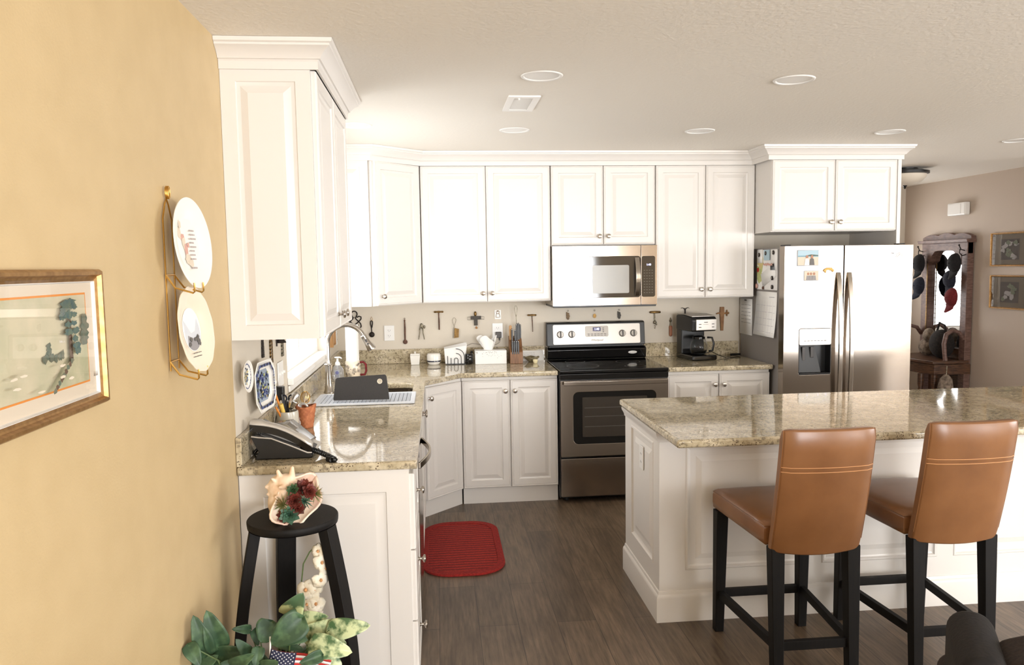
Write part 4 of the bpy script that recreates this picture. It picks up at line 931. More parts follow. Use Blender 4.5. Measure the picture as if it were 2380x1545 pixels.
def whisk(m_): m_.tube([(-.012, -.07, .008), (-.006, .0, .008), (-.002, .02, .008), (-.012, .05, .008), (-.014, .068, .008), (-.006, .082, .008), (.006, .082, .008), (.014, .068, .008), (.01, .05, .008), (0, .02, .008), (.002, .008, .008)], .0016, 6)
def grater(m_):
    m_.hexa([(-.004, -.07, .003), (.03, -.066, .003), (.03, -.066, .014), (-.004, -.07, .014), (.002, .006, .003), (.034, -.002, .003), (.034, -.002, .014), (.002, .006, .014)])
    for i in range(7): m_.box(.0, .031, -.062+i*.009, -.059+i*.009, .014, .0155)
wall_item('hand_grater', 'small wire-handled grater standing behind the white napkins', 'grater', TB(.868, 1.172), [('wire_handle', whisk, 'greytool'), ('grater_blade', grater, 'agedbrass')], GB)
def crossb(m_): m_.box(-.038, .04, .008, .033, .002, .014); m_.box(-.013, .013, -.038, .02, .004, .018)
wall_item('cross_figure', 'cross-shaped wood figure with round head and wire arms on the back wall', 'wall ornament', TB(1.031, 1.232), [('body', crossb, 'iron2'), ('head', lambda m_: m_.ball((-.003, .05, .012), (.0105, .019, .009)), 'agedbrass'),
    ('wire_arms', lambda m_: m_.tube([(-.06, .006, .008), (-.062, .024, .008), (-.04, .028, .008)], .0012, 5).tube([(.04, .028, .008), (.064, .026, .008), (.064, .008, .008), (-.06, .004, .008)], .0012, 5), 'greytool'), ('bead', lambda m_: m_.ball((.004, -.056, .01), .0085), 'orangewood'), ('pin', lambda m_: m_.cyl((.003, -.05, .01), (.003, -.036, .01), .0012), 'orangewood')], GB)
def bell(m_):
    P_ = lambda pts: m_.tube([(x, y, .006) for x, y in pts], .0018, 6)
    P_([(-.016, -.02), (-.012, .0), (-.008, .012), (-.014, .022), (-.006, .028), (0, .03), (.006, .028), (.014, .022), (.008, .012), (.012, .0), (.016, -.02), (0, -.021), (-.016, -.02)]); P_([(-.008, .006), (.008, .006)]); P_([(0, .03), (-.004, .02), (.004, .02), (0, .03)])
wall_item('bell_tile', 'small white tile with a brass bell above the plugged outlet', 'wall ornament', TB(1.199, 1.272), [('tile', lambda m_: m_.box(-.024, .024, -.034, .034, 0, .004), 'plasticwhite'), ('bell', bell, 'agedbrass')], GB)
plate_device('wall_outlet', 'white outlet with a dark charger plugged in, above the tissue box', TB(1.195, 1.150), .08, 'o')
r = thing('phone_charger', 'dark square charger plugged into the outlet above the tissue box', 'charger', (1.2, -.03, 1.12))
build('body', MB().box(1.178, 1.222, -.042, -.008, 1.098, 1.142), 'plasticgrey', r, bevel=.004)
build('cable', MB().tube([(1.208, -.03, 1.10), (1.208, -.03, 1.078)], .0055, 8).tube([(1.208, -.03, 1.082), (1.21, -.03, 1.07), (1.2, -.035, 1.058), (1.18, -.04, 1.048), (1.12, -.045, 1.04), (1.05, -.04, 1.052), (1.0, -.035, 1.06), (.96, -.035, 1.045), (.94, -.04, 1.02), (.935, -.05, .96), (.95, -.06, .924)], .0014, 6), 'plasticgrey', r)
p_ = corkT(.068, .125, 'agedbrass')+[('shaft', lambda m_: m_.tube([(0, .056, .01), (.002, .02, .009), (.004, -.03, .008), (.005, -.066, .008)], [.003, .0035, .0025, .002], 7), 'rust')]
wall_item('t_handle_corkscrew', 'T-shaped corkscrew with thin tapering spike right of the knife block', 'corkscrew', TB(1.459, 1.200), p_, GB)
def pendant(w_, h, j):
    def f_(m_): m_.T = m_.T; m_.prism([(w_*(.5+.08*(-1)**i)*cos(a), h*.5*sin(a)-.004, .001) for i, a in enumerate([2*pi*k/14 for k in range(14)])], (0, 0, .006)); m_.box(-w_*.5, -w_*.2, -h*.1, h*.5, .001, .005) if j else None
    return f_
ringf = lambda m_: m_.tube([(.0055*cos(a), .038+.0055*sin(a), .003) for a in [2*pi*i/12 for i in range(12)]], .0011, 5, closed=True)
for x, z, w_, h, j, m_, l in ((1.737, 1.252, .026, .056, 1, 'agedbrass2', 'small bronze owl-like pendant, left of three above the range'), (1.944, 1.25, .024, .034, 0, 'agedbrass', 'tiny oval pewter pendant, middle of three above the range'), (2.136, 1.25, .026, .056, 1, 'iron2', 'small dark bronze pendant, right of three above the range')):
    wall_item('hanging_pendant', l, 'ornament', TB(x, z), [('charm', pendant(w_, h, j), m_), ('ring', ringf, 'greytool')], 'small pendants on the wall above the range')
def hel(m_): m_.tube([(.004*cos(i*.9)+.0, -.035-.0025*i, .01+.004*sin(i*.9)) for i in range(14)], .0014, 5)
wall_item('corkscrew', 'wood-handled spiral corkscrew on the wall right of the range', 'corkscrew', TB(2.418, 1.205), [('handle', lambda m_: m_.tube([(-.043, .06, .01), (-.038, .06, .01), (0, .06, .01), (.038, .06, .01), (.043, .06, .01)], [.005, .0085, .0095, .0085, .005], 10), 'agedbrass'), ('shaft', lambda m_: m_.tube([(-.003, .055, .01), (-.002, -.005, .01)], .0042, 7).ball((-.002, -.018, .01), (.012, .015, .007)).tube([(.01, -.02, .01), (.014, -.035, .01), (.01, -.042, .01)], .0028, 6), 'greytool'), ('spiral', hel, 'greytool')], GB)
wall_item('bottle_opener', 'bottle opener with orange-brown wooden handle left of the coffee maker', 'bottle opener', TB(2.541, 1.15), [('handle', lambda m_: m_.lathe([(.004, -.076), (.012, -.068), (.0125, 0), (.009, .008), (.0, .008)], (0, 0, .012), (0, 1, 0), 16), 'redwood'), ('metal_head', lambda m_: m_.tube([(0, .008, .01), (0, .022, .01), (0, .03, .01), (0, .045, .01), (0, .058, .01), (0, .072, .01)], [.007, .006, .0045, .0105, .006, .001], 8), 'greytool')], GB)
def anc(m_): m_.tube([(-.034, .03, .008), (-.024, .037, .008), (-.008, .032, .008), (0, .02, .008), (0, -.01, .008), (0, -.05, .008)], [.001, .0022, .003, .005, .0045, .002], 7); m_.tube([(.034, .03, .008), (.024, .037, .008), (.008, .032, .008), (0, .02, .008)], [.001, .0022, .003, .004], 7)
wall_item('wall_hook', 'dark two-pronged anchor-shaped hook above the coffee maker', 'hook', TB(2.657, 1.258), [('prongs', anc, 'iron')], GB)
def spg(m_): m_.prism([(-.015, .09, .0), (.015, .09, .0), (.0165, .05, 0), (.009, -.095, .0), (-.009, -.095, .0), (-.018, .05, 0)], (0, 0, .018))
wall_item('wooden_spigot', 'wooden barrel spigot shaped like a cross behind the coffee maker', 'spigot', TB(2.951, 1.205), [('barrel', spg, 'lightwood2'), ('tap', lambda m_: m_.tube([(-.046, .036, .01), (-.03, .042, .01), (0, .04, .012), (.03, .04, .01), (.05, .041, .01), (.057, .041, .01)], [.004, .006, .006, .0075, .009, .006], 9).cyl((.04, .018, .01), (.04, .066, .01), .0052, 8), 'lightwood2')], GB)

# ================= COUNTER THINGS =================
ZC = .9205
# telephone
r = thing('telephone', 'corded silver and black desk telephone at the near end of the counter', 'telephone', (.14, -2.79, ZC))
def zt(x): return ZC+.014+(.262-x)*.42
mb = MB().prism([(.045, -2.895, ZC+.002), (.255, -2.895, ZC+.002), (.262, -2.895, ZC+.014), (.055, -2.895, zt(.055)), (.032, -2.895, ZC+.09), (.06, -2.895, ZC+.03)], (0, .19, 0))
build('base', mb, 'matblack', r, bevel=.004)
build('trim', MB().tube([(.036, -2.8965, ZC+.092), (.06, -2.8975, ZC+.088), (.11, -2.8975, ZC+.082), (.18, -2.8975, ZC+.052), (.24, -2.8965, ZC+.024), (.256, -2.893, ZC+.022)], .003, 8), 'panelsilver', r)
hs = []; N_ = 16
for i in range(N_+1):
    t_ = i/N_; x = .030+.226*t_; z = ZC+.128-.092*t_+.022*sin(pi*t_)-.008; hs.append((x, z))
mb = MB(); vs = []; fs = []
for (x, z), t_ in zip(hs, [i/N_ for i in range(N_+1)]):
    hw = .021*(1-.18*sin(pi*t_))*(.75 if t_ in (0, 1) else 1); hh = .013*(.6 if t_ in (0, 1) else 1)+(.006 if t_ < .2 or t_ > .8 else 0)
    for k in range(10): a = 2*pi*k/10; vs.append((x, -2.872+hw*cos(a), z+.018+hh*sin(a)))
for i in range(N_):
    for k in range(10): fs.append((i*10+k, i*10+(k+1) % 10, i*10+10+(k+1) % 10, i*10+10+k))
fs += [tuple(range(10))[::-1], tuple(range(N_*10, N_*10+10))]; mb.add(vs, fs); build('handset', mb, 'panelsilver', r, ang=70)
mb = MB()
for xx in (.052, .228): z = ZC+.128-.092*(xx-.03)/.226; mb.cyl((xx, -2.872, z-.03), (xx, -2.872, z+.008), .018, 14)
mb.ribbon([(x, -2.889, z+.003) for x, z in hs], (0, .004, 0), (0, 0, .013)); build('handset_underside', mb, 'black', r)
# keypad face: slanted plane
def S(x, y, h=0): return Vector((x, y, zt(x)+h))
mb = MB().hexa([S(.06, -2.845, .0), S(.262, -2.845, 0), S(.262, -2.705, 0), S(.06, -2.705, 0), S(.06, -2.845, .012), S(.268, -2.845, .008), S(.268, -2.705, .008), S(.06, -2.705, .012)]); kp = build('keypad_face', mb, 'panelsilver', r, bevel=.003)
mb = MB()
for i in range(5):
    for j in range(3): x = .165+i*.02; y = -2.83+j*.022; mb.hexa([S(x, y, .008), S(x+.013, y, .008), S(x+.013, y+.015, .008), S(x, y+.015, .008), S(x, y, .013), S(x+.013, y, .012), S(x+.013, y+.015, .012), S(x, y+.015, .013)])
build('keys', mb, 'plasticgrey', kp)
build('display', MB().hexa([S(.085, -2.835, .011), S(.15, -2.835, .011), S(.15, -2.775, .011), S(.085, -2.775, .011), S(.085, -2.835, .0145), S(.15, -2.835, .0145), S(.15, -2.775, .0145), S(.085, -2.775, .0145)]), 'mwmesh', kp)
# coiled cord
def coil(path, rc, rw, turns, m='matblack'):
    P_ = [Vector(p) for p in path]; n = turns*10; pts = []
    for i in range(n+1):
        t_ = i/n*(len(P_)-1); k = min(int(t_), len(P_)-2); f_ = t_-k; p = P_[k].lerp(P_[k+1], f_); d = (P_[k+1]-P_[k]).normalized(); u = d.cross(Vector((0, 0, 1))).normalized(); w_ = d.cross(u); a = 2*pi*turns*i/n
        pts.append(p+u*rc*cos(a)+w_*rc*sin(a))
    return MB().tube(pts, rw, 6)
build('coiled_cord', coil([(.252, -2.875, ZC+.03), (.268, -2.88, ZC+.026), (.29, -2.885, ZC+.018), (.315, -2.90, ZC+.010), (.335, -2.935, ZC+.009), (.352, -2.965, ZC+.009), (.342, -2.972, ZC+.009), (.322, -2.95, ZC+.009)], .0085, .0026, 26), 'matblack', r)
build('line_cord', MB().tube([(.06, -2.86, ZC+.02), (.035, -2.84, ZC+.01), (.024, -2.80, ZC+.004), (.030, -2.78, ZC+.014), (.035, -2.81, ZC+.026), (.03, -2.85, ZC+.02), (.045, -2.87, ZC+.004), (.06, -2.85, ZC+.004)], .0028, 7).tube([(.035, -2.72, ZC+.03), (.03, -2.6, ZC+.02), (.03, -2.5, ZC+.02)], .002, 6), 'matblack', r)
r = thing('folded_leaflet', 'folded printed leaflet lying over the telephone keypad', 'leaflet', (.16, -2.74, ZC+.11))
def q4(a, b_, c_, d_, m=0): mb.add([a, b_, c_, d_], [(0, 1, 2, 3)], m)
mb = MB(); P1, P2, P3 = S(.095, -2.79, .026), S(.15, -2.80, .055), S(.235, -2.795, .017); Q1, Q2, Q3 = S(.10, -2.69, .026), S(.155, -2.69, .055), S(.245, -2.70, .017)
q4(P1, P2, Q2, Q1, 0); q4(P2, P3, Q3, Q2, 0); q4(P2.lerp(P3, .35)+Vector((0, .01, .0008)), P2.lerp(P3, .95)+Vector((0, .01, .0008)), Q2.lerp(Q3, .95)+Vector((0, -.01, .0008)), Q2.lerp(Q3, .35)+Vector((0, -.01, .0008)), 1)
q4(P1.lerp(P2, .2)+Vector((0, .01, .0008)), P1.lerp(P2, .8)+Vector((0, .01, .0008)), Q1.lerp(Q2, .8)+Vector((0, -.01, .0008)), Q1.lerp(Q2, .2)+Vector((0, -.01, .0008)), 2)
build('sheet', mb, ['panelgrey', 'papergrey', 'mwmesh'], r, solid=.0006)
r = thing('note_card', 'white note card propped behind the telephone handset', 'card', (.07, -2.80, ZC+.12)); mb = MB(); q4(S(.062, -2.835, .0165), S(.10, -2.835, .016), S(.11, -2.75, .02), S(.056, -2.75, .03)); build('card', mb, 'papergrey', r, solid=.0006)
# pen pot
r = thing('pen_pot', 'pale grey stoneware pot holding pens and scissors', 'pot', (.072, -2.40, ZC))
build('pot', MB().lathe([(.038, 0), (.045, .006), (.048, .03), (.048, .085), (.046, .096), (.042, .097), (.042, .012), (0, .01)], (.076, -2.40, ZC), seg=32), 'stoneware', r, ang=60)
def pen(name, label, cat, a, b_, rr, m, extra=None):
    r = thing(name, label, cat, a); build('barrel', MB().cyl(a, b_, rr, 10), m, r)
    if extra: extra(r)
    return r
pen('marker', 'orange-capped pen standing tallest at the left of the pen pot', 'pen', (.058, -2.41, 1.00), (.036, -2.44, 1.10), .0045, 'orange', lambda r: build('cap', MB().cyl((.0355, -2.4405, 1.10), (.033, -2.444, 1.118), .005, 10), 'darkink', r))
pen('marker', 'yellow highlighter in the pen pot', 'pen', (.07, -2.42, .98), (.058, -2.44, 1.055), .009, 'yellow')
pen('pencil', 'short orange pencil leaning left in the pen pot', 'pencil', (.062, -2.43, .98), (.040, -2.46, 1.045), .0045, 'orange')
for q in range(4): pen('pen', 'black pen in the middle of the pen pot', 'pen', (.07+.004*q, -2.40, .96), (.055+.009*q, -2.40-.004*q, 1.09-.012*q), .0038, 'matblack')['group'] = 'black pens in the pot'
r = thing('scissors', 'scissors with dark blue handles standing in the pen pot', 'scissors', (.08, -2.39, 1.0))
for s_ in (-1, 1): build('handle', MB().tube([(.078+s_*.014+.010*cos(a), -2.39, 1.07+.015*sin(a)) for a in [2*pi*i/14 for i in range(14)]], .0035, 7, closed=True), 'navy', r)
build('blades', MB().box(.074, .082, -2.392, -2.388, .95, 1.058), 'steel2', r)
r = thing('steel_strainer_spoon', 'shiny oval metal spoon leaning right out of the pen pot', 'utensil', (.1, -2.40, 1.0)); mb = MB(); T_ = Matrix.Translation((.108, -2.42, 1.065)) @ Matrix.Rotation(.42, 4, 'Y'); mb.T = T_
mb.grid(lambda u, v: ((.019)*sin(pi*u)*cos(2*pi*v) if 0 else .019*u*cos(2*pi*v), -.012*(1-u*u), .042*u*sin(2*pi*v)), 6, 24); mb.T = None; build('bowl', mb, 'chrome', r, solid=.001); build('stem', MB().cyl((.092, -2.405, .95), (.1, -2.415, 1.03), .003), 'chrome', r)
r = thing('wire_whisk_ball', 'small gold wire ornament behind the woven basket', 'ornament', (.12, -2.22, 1.02)); mb = MB()
for q in range(5): mb.tube([(.125+.022*cos(a)*cos(q*pi/5), -2.22+.022*cos(a)*sin(q*pi/5), 1.045+.028*sin(a)) for a in [2*pi*i/18 for i in range(18)]], .0012, 5, closed=True)
mb.cyl((.125, -2.22, ZC), (.125, -2.22, 1.02), .002).cyl((.125, -2.22, ZC), (.125, -2.22, ZC+.004), .02); build('wires', mb, 'brass', r)
# woven basket
r = thing('woven_basket', 'small terracotta-coloured woven basket right of the pen pot', 'basket', (.133, -2.30, ZC)); mb = MB()
def wv(u, v):
    a = 2*pi*u; q = .027+.016*v; z = .0+.1*v; w_ = .0018*sin(14*a+(pi if int(v*9) % 2 else 0)); s_ = 1+.05*cos(4*a)
    return (.138+(q+w_)*cos(a)*s_, -2.30+(q+w_)*sin(a)*s_, ZC+z+.005*v*cos(2*a))
mb.grid(wv, 56, 18); mb.lathe([(0, .001), (.022, .001), (.022, .003)], (.138, -2.30, ZC), seg=20); build('weave', mb, 'terracotta', r, solid=.003, ang=70)
build('rim', MB().tube([wv(i/40, 1) for i in range(40)], .0035, 7, closed=True), 'terracotta', r)
r = thing('tape_roll', 'roll of clear tape standing in the woven basket', 'tape', (.13, -2.30, 1.01)); build('roll', MB().tube([(.13+.019*cos(a), -2.31, 1.012+.019*sin(a)) for a in [2*pi*i/24 for i in range(24)]], .006, 8, closed=True), 'panelsilver', r)
r = thing('folded_papers', 'white folded papers sticking up in the woven basket', 'paper', (.12, -2.29, .99)); build('papers', MB().box(.108, .112, -2.32, -2.28, .94, 1.03).box(.114, .118, -2.325, -2.285, .94, 1.022), 'paper', r)

# drying mat, cutting board
r = thing('drying_mat', 'pale grey translucent drying mat across the near half of the sink', 'drying mat', (.34, -1.6, ZC))
build('mat', slab(rrect(.075, .612, -1.775, -1.43, .012), [rrect(.10, .587, -1.75, -1.455, .01)[::-1]], ZC+.001, ZC+.011), 'papergrey', r, bevel=.003)
mb = MB()
for i in range(24): x = .1+i*.0212; mb.box(x, x+.0185, -1.752, -1.453, ZC+.004, ZC+.009)
build('ribs', mb, 'clearplastic', r)
T = Matrix.Translation((.178, -1.665, ZC+.012)) @ Matrix.Rotation(-.05, 4, 'Z') @ Matrix.Rotation(-.13, 4, 'X') @ frame((0, 0, 0), (1, 0, 0))
r = thing('cutting_board', 'charcoal cutting board with a round hole standing on the drying mat', 'cutting board', (.33, -1.66, ZC+.012))
b_ = slab([(0.003, 0), (.297, 0), (.298, .006), (.284, .126), (.276, .134), (.02, .122), (.012, .114), (.0, .006)], [[(.248+.0135*cos(a), .098+.0135*sin(a)) for a in [-2*pi*i/24 for i in range(24)]]], 0, .009, T); build('board', b_, 'board', r, bevel=.002)
mb = MB(); mb.T = T; mb.tube([(.248+.0135*cos(a), .098+.0135*sin(a), .0045) for a in [2*pi*i/24 for i in range(24)]], .0035, 8, closed=True); build('ring', mb, 'creamceramic', r)
# soap dispenser
r = thing('soap_dispenser', 'clear plastic soap pump bottle behind the sink', 'soap dispenser', (.094, -.80, ZC))
P0 = (.094, -.80, ZC)
build('bottle', MB().lathe([(.028, 0), (.036, .004), (.039, .03), (.038, .06), (.03, .082), (.016, .097), (.014, .104), (0, .104)], P0, seg=28), 'soap', r, ang=60)
build('pump', MB().lathe([(.0165, .096), (.0165, .108), (.011, .118), (.007, .12), (.0065, .138), (.011, .142), (.019, .145), (.017, .15), (0, .152)], P0, seg=24).cyl((.094, -.80, ZC+.01), (.094, -.80, ZC+.1), .003).tube([(.094, -.80, ZC+.146), (.118, -.815, ZC+.146), (.122, -.818, ZC+.14)], .004), 'plasticwhite', r)
A = Art(frame((.094-.016, -.80-.0395, ZC+.02), (1, 0, 0))); A.rect(0, .032, 0, .05, 0); A.ell(.016, .032, .011, .011, 1); A.lines(.004, .028, .006, .016, 2, 1, .002, .0016); build('label', A.mb, ['clearplastic', 'blue2'], r)
# paper towel in a patterned crock
r = thing('pitcher', 'cream patterned pitcher holding the paper towel roll, with maroon handle', 'pitcher', (.18, -.70, ZC))
P0 = (.18, -.70, ZC)
build('body', MB().lathe([(.044, 0), (.048, .004), (.05, .05), (.05, .1), (.047, .107), (.047, .112), (.044, .112), (.044, .01), (0, .01)], P0, seg=32), 'creamceramic', r, ang=50)
build('handle', MB().tube([(.228, -.71, ZC+.1), (.25, -.715, ZC+.102), (.266, -.72, ZC+.088), (.268, -.72, ZC+.045), (.258, -.718, ZC+.02), (.23, -.71, ZC+.018)], .0075, 10), 'maroon', r)
mb = MB()
for i in range(26):
    a = -pi/2+random.uniform(-1.25, 1.25); z = random.uniform(.015, .095); c_ = (P0[0]+.0502*cos(a), P0[1]+.0502*sin(a), ZC+z); Tn = frame(c_, (-sin(a), cos(a), 0)); s_ = random.uniform(.006, .0105)
    mb.T = Tn
    if i % 3: mb.tube([(s_*cos(q), s_*sin(q), 0) for q in [2*pi*k/12 for k in range(12)]], .0007, 4, i % 2, closed=True)
    mb.ball((0, 0, 0), (s_*.5, s_*.4, .0006), (i+1) % 3, 8, 5)
mb.T = None; build('pattern', mb, ['darkink', 'rust', 'ink'], r)
r = thing('paper_towel_roll', 'tall white paper towel roll standing in the patterned pitcher', 'paper towel', (.18, -.70, ZC+.012))
build('roll', MB().lathe([(.019, .0), (.0425, .0), (.0425, .335), (.019, .335), (.019, 0)], (.18, -.70, ZC+.012), seg=36), 'paper', r)
# back counter
r = thing('lidded_jar', 'small square white lidded jar left of the striped crock', 'jar', (.571, -.10, ZC))
def sq(w_, z): return [(.571-w_, -.10-w_, ZC+z), (.571+w_, -.10-w_, ZC+z), (.571+w_, -.10+w_, ZC+z), (.571-w_, -.10+w_, ZC+z)]
mb = MB(); mb.hexa(sq(.03, 0)+sq(.037, .07)); build('jar', mb, 'ceramic', r, bevel=.003)
mb = MB(); mb.hexa(sq(.036, .071)+sq(.033, .082)); mb.lathe([(.006, .08), (.005, .088), (.009, .094), (0, .099)], (.571, -.10, ZC), seg=14); build('lid', mb, 'ceramic', r, bevel=.002)
r = thing('crock', 'cream crock with dark blue stripe beside the napkin holder', 'crock', (.709, -.13, ZC))
P0 = (.709, -.13, ZC)
build('body', MB().lathe([(.036, 0), (.04, .004), (.048, .018), (.051, .03), (.051, .072), (.047, .078), (.044, .078), (.044, .03), (0, .02)], P0, seg=36), 'ceramic', r, ang=50)
build('stripe', MB().lathe([(.0495, .022), (.0517, .024), (.0517, .03), (.051, .032)], P0, seg=36), 'navy2', r); build('lid', MB().lathe([(.047, .0785), (.045, .083), (0, .085)], P0, seg=36), 'ceramic', r)
r = thing('napkin_holder', 'black wire napkin holder with arches', 'napkin holder', (.865, -.12, ZC)); mb = MB(); yf = -.175
W3 = lambda pts: mb.tube([(x, yf, ZC+z) for x, z in pts], .0024, 7)
for rr, cx, top in ((.0135, .872, .035), (.038, .872, .045), (.062, .872, .055)):
    pts = [(cx+rr*cos(a), top+rr*sin(a)) for a in [pi*i/16 for i in range(17)]]
    if rr > .03: pts = pts[:9]
    W3([(pts[0][0], .004)]+pts+([(pts[-1][0], .004)] if rr < .03 else []))
W3([(.81, .004), (.81, .065)]); W3([(.835, .004), (.835, .05)])
mb.box(.80, .945, yf-.003, yf+.003, ZC+.001, ZC+.006); mb.box(.80, .945, yf, -.09, ZC+.001, ZC+.004); W4 = lambda pts: mb.tube([(x, -.088, ZC+z) for x, z in pts], .0024, 7); W4([(.81, .004), (.81, .09), (.935, .09), (.935, .004)])
build('wire_frame', mb, 'matblack', r)
r = thing('paper_napkins', 'stack of white paper napkins in the wire holder', 'napkins', (.865, -.13, ZC+.005)); mb = MB()
for i in range(9):
    y = -.168+i*.0082; j = random.uniform(-.004, .004); k = .018*(i/8)
    mb.hexa([(.797+j, y, ZC+.006), (.935+j, y, ZC+.006), (.935+j, y+.006, ZC+.006), (.797+j, y+.006, ZC+.006), (.795+j-.006, y, ZC+.118+k*.3), (.952+j, y, ZC+.138+k), (.952+j, y+.006, ZC+.138+k), (.795+j-.006, y+.006, ZC+.118+k*.3)])
build('napkins', mb, 'paper', r, bevel=.002)
r = thing('candle_jar', 'small black glass candle jar between napkins and tissue box', 'candle', (.969, -.165, ZC)); build('jar', MB().lathe([(.022, 0), (.026, .004), (.027, .05), (.024, .056), (0, .056)], (.969, -.165, ZC), seg=26), 'black', r, ang=50); build('lid', MB().lathe([(.0275, .0565), (.0275, .074), (.024, .078), (0, .078)], (.969, -.165, ZC), seg=26), 'black', r, ang=50)
r = thing('small_bottle', 'small white bottle with dark cap behind the candle jar', 'bottle', (.992, -.07, ZC)); build('bottle', MB().lathe([(.015, 0), (.015, .06), (.008, .07), (0, .07)], (.992, -.07, ZC), seg=18), 'plasticwhite', r); build('cap', MB().lathe([(.0095, .0705), (.0095, .086), (0, .086)], (.992, -.07, ZC), seg=16), 'matblack', r)
r = thing('tissue_box', 'white tissue box with grey drop pattern, tissue pulled up', 'tissue box', (1.125, -.16, ZC))
TX0, TX1, TY0, TY1 = 1.012, 1.243, -.205, -.085
build('box', MB().box(TX0, TX1, TY0, TY1, ZC, ZC+.10), 'paper', r, bevel=.002)
A = Art(frame((TX0, TY0-.0002, ZC), (1, 0, 0)))
for i in range(46):
    u = random.random(); x = .05+.16*u if i % 5 else random.uniform(.002, .02); z = .092-abs(random.gauss(0, .018))*(1 if i % 5 else .5); A.ell(x, max(z, .045), .0012, .0026, 0 if i % 3 else 1, .0006, 7)
build('printed_drops', A.mb, ['ink', 'darkink'], r)
mb = MB(); random.seed(3)
def tis(u, v): a = 2*pi*u; q = (.025+.045*v+.012*sin(5*a)*v); return (1.115+q*1.15*cos(a)*(1-.15*v)-.012*v, -.145+q*.45*sin(a), ZC+.10+.085*v*(1+.28*sin(3*a+.7)*v)-.02*v*(cos(a) > .3)*0)
mb.grid(tis, 40, 8); mb.grid(lambda u, v: (1.105+.03*cos(2*pi*u)*v, -.145+.012*sin(2*pi*u)*v, ZC+.101+.075*(1-v)), 20, 4); build('tissue', mb, 'paper', r, ang=60)
r = thing('knife_block', 'wooden knife block full of black-handled knives', 'knife block', (1.325, -.16, ZC))
KX0, KX1 = 1.268, 1.362
mb = MB().prism([(KX0, -.225, ZC), (KX0, -.225, ZC+.085), (KX0, -.19, ZC+.115), (KX0, -.14, ZC+.182), (KX0, -.085, ZC+.195), (KX0, -.085, ZC)], (KX1-KX0, 0, 0)); build('block', mb, 'wood', r, bevel=.003, ang=20)
def knife(x, y, z, L, m='matblack', lab='black-handled knife in the knife block', wd=.0065, lean=.25, g='knives in the wooden block'):
    k = thing('kitchen_knife', lab, 'knife', (x, y, z), group=g)
    mb = MB(); T_ = Matrix.Translation((x, y, z)) @ Matrix.Rotation(-lean*.4, 4, 'X'); mb.T = T_; mb.prism([(-wd*.75, 0, -.02), (wd*.75, 0, -.02), (wd, 0, L*.5), (wd*.9, 0, L*.95), (0, 0, L), (-wd*.9, 0, L*.95), (-wd, 0, L*.5)], (0, -.018, 0)); build('handle', mb, m, k, bevel=.002)
    mb = MB(); mb.T = T_
    if m == 'matblack': mb.ball((0, -.018, L*.93), (.003, .0012, .003), 0, 8, 5); build('end_cap', mb, 'chrome', k)
for i in range(4): knife(1.286+i*.0145, -.207, ZC+.09, .078, lab='short steak knife in the front row of the knife block', g='steak knives in the front row of the block')
knife(1.289, -.165, ZC+.15, .105, lab='black-handled knife at the left of the knife block beside the wooden handle', g=None)
knife(1.312, -.160, ZC+.15, .098, lab='black-handled knife at the centre of the knife block', g=None)
knife(1.326, -.145, ZC+.165, .125, lab='tall black-handled knife under the wire loop in the block', g=None)
knife(1.341, -.13, ZC+.175, .12, wd=.0085, lab='broad black-handled knife right of centre in the block', g=None)
knife(1.355, -.125, ZC+.17, .115, wd=.006, lab='black-handled knife at the right edge of the block', g=None)
knife(1.281, -.13, ZC+.17, .108, 'lightwood', 'light wooden handled tool at the left of the knife block', .011, g=None)
r = thing('wire_loop_tool', 'twisted wire tool with long loop standing out of the knife block', 'kitchen tool', (1.325, -.11, 1.1)); build('wire', MB().tube([(1.33, -.11, 1.10), (1.328, -.11, 1.22), (1.326, -.11, 1.262), (1.318, -.11, 1.30), (1.316, -.11, 1.325), (1.322, -.11, 1.342), (1.33, -.11, 1.342), (1.337, -.11, 1.325), (1.335, -.11, 1.30), (1.328, -.11, 1.262), (1.329, -.11, 1.10)], .0022, 7), 'greytool', r)
r = thing('trinket_dish', 'small shell-like dish beside the range', 'dish', (1.445, -.15, ZC)); mb = MB()
mb.grid(lambda u, v: (1.437+(.02+.032*v)*cos(2*pi*u)*1.12, -.13+(.02+.026*v)*sin(2*pi*u), ZC+.002+.036*v+.004*sin(10*pi*u)*v), 44, 6); mb.lathe([(0, 0), (.02, 0), (.022, .003)], (1.437, -.13, ZC+.001), seg=16); build('dish', mb, 'greytool2', r, solid=.002, ang=60)
r = thing('small_cup', 'tiny cream cup in front of the shell-like dish', 'cup', (1.455, -.215, ZC)); build('cup', MB().lathe([(.012, 0), (.016, .004), (.02, .026), (.018, .027), (.013, .006), (0, .005)], (1.455, -.215, ZC), seg=20), 'creamceramic2', r)
r = thing('paper_packet', 'white paper packet leaning on the backsplash by the range', 'paper', (1.46, -.04, ZC)); mb = MB().hexa([(1.37, -.06, ZC), (1.54, -.06, ZC), (1.54, -.055, ZC), (1.37, -.055, ZC), (1.37, -.03, ZC+.075), (1.54, -.03, ZC+.072), (1.54, -.025, ZC+.072), (1.37, -.025, ZC+.075)]); build('packet', mb, 'paper', r); A = Art(Matrix.Translation((1.455, -.0615, ZC+.02)) @ Matrix.Rotation(-.38, 4, 'X') @ frame((0, 0, 0), (1, 0, 0))); A.lines(-.07, .02, .005, .04, 4, 0, .0015); build('print', A.mb, 'ink', r)
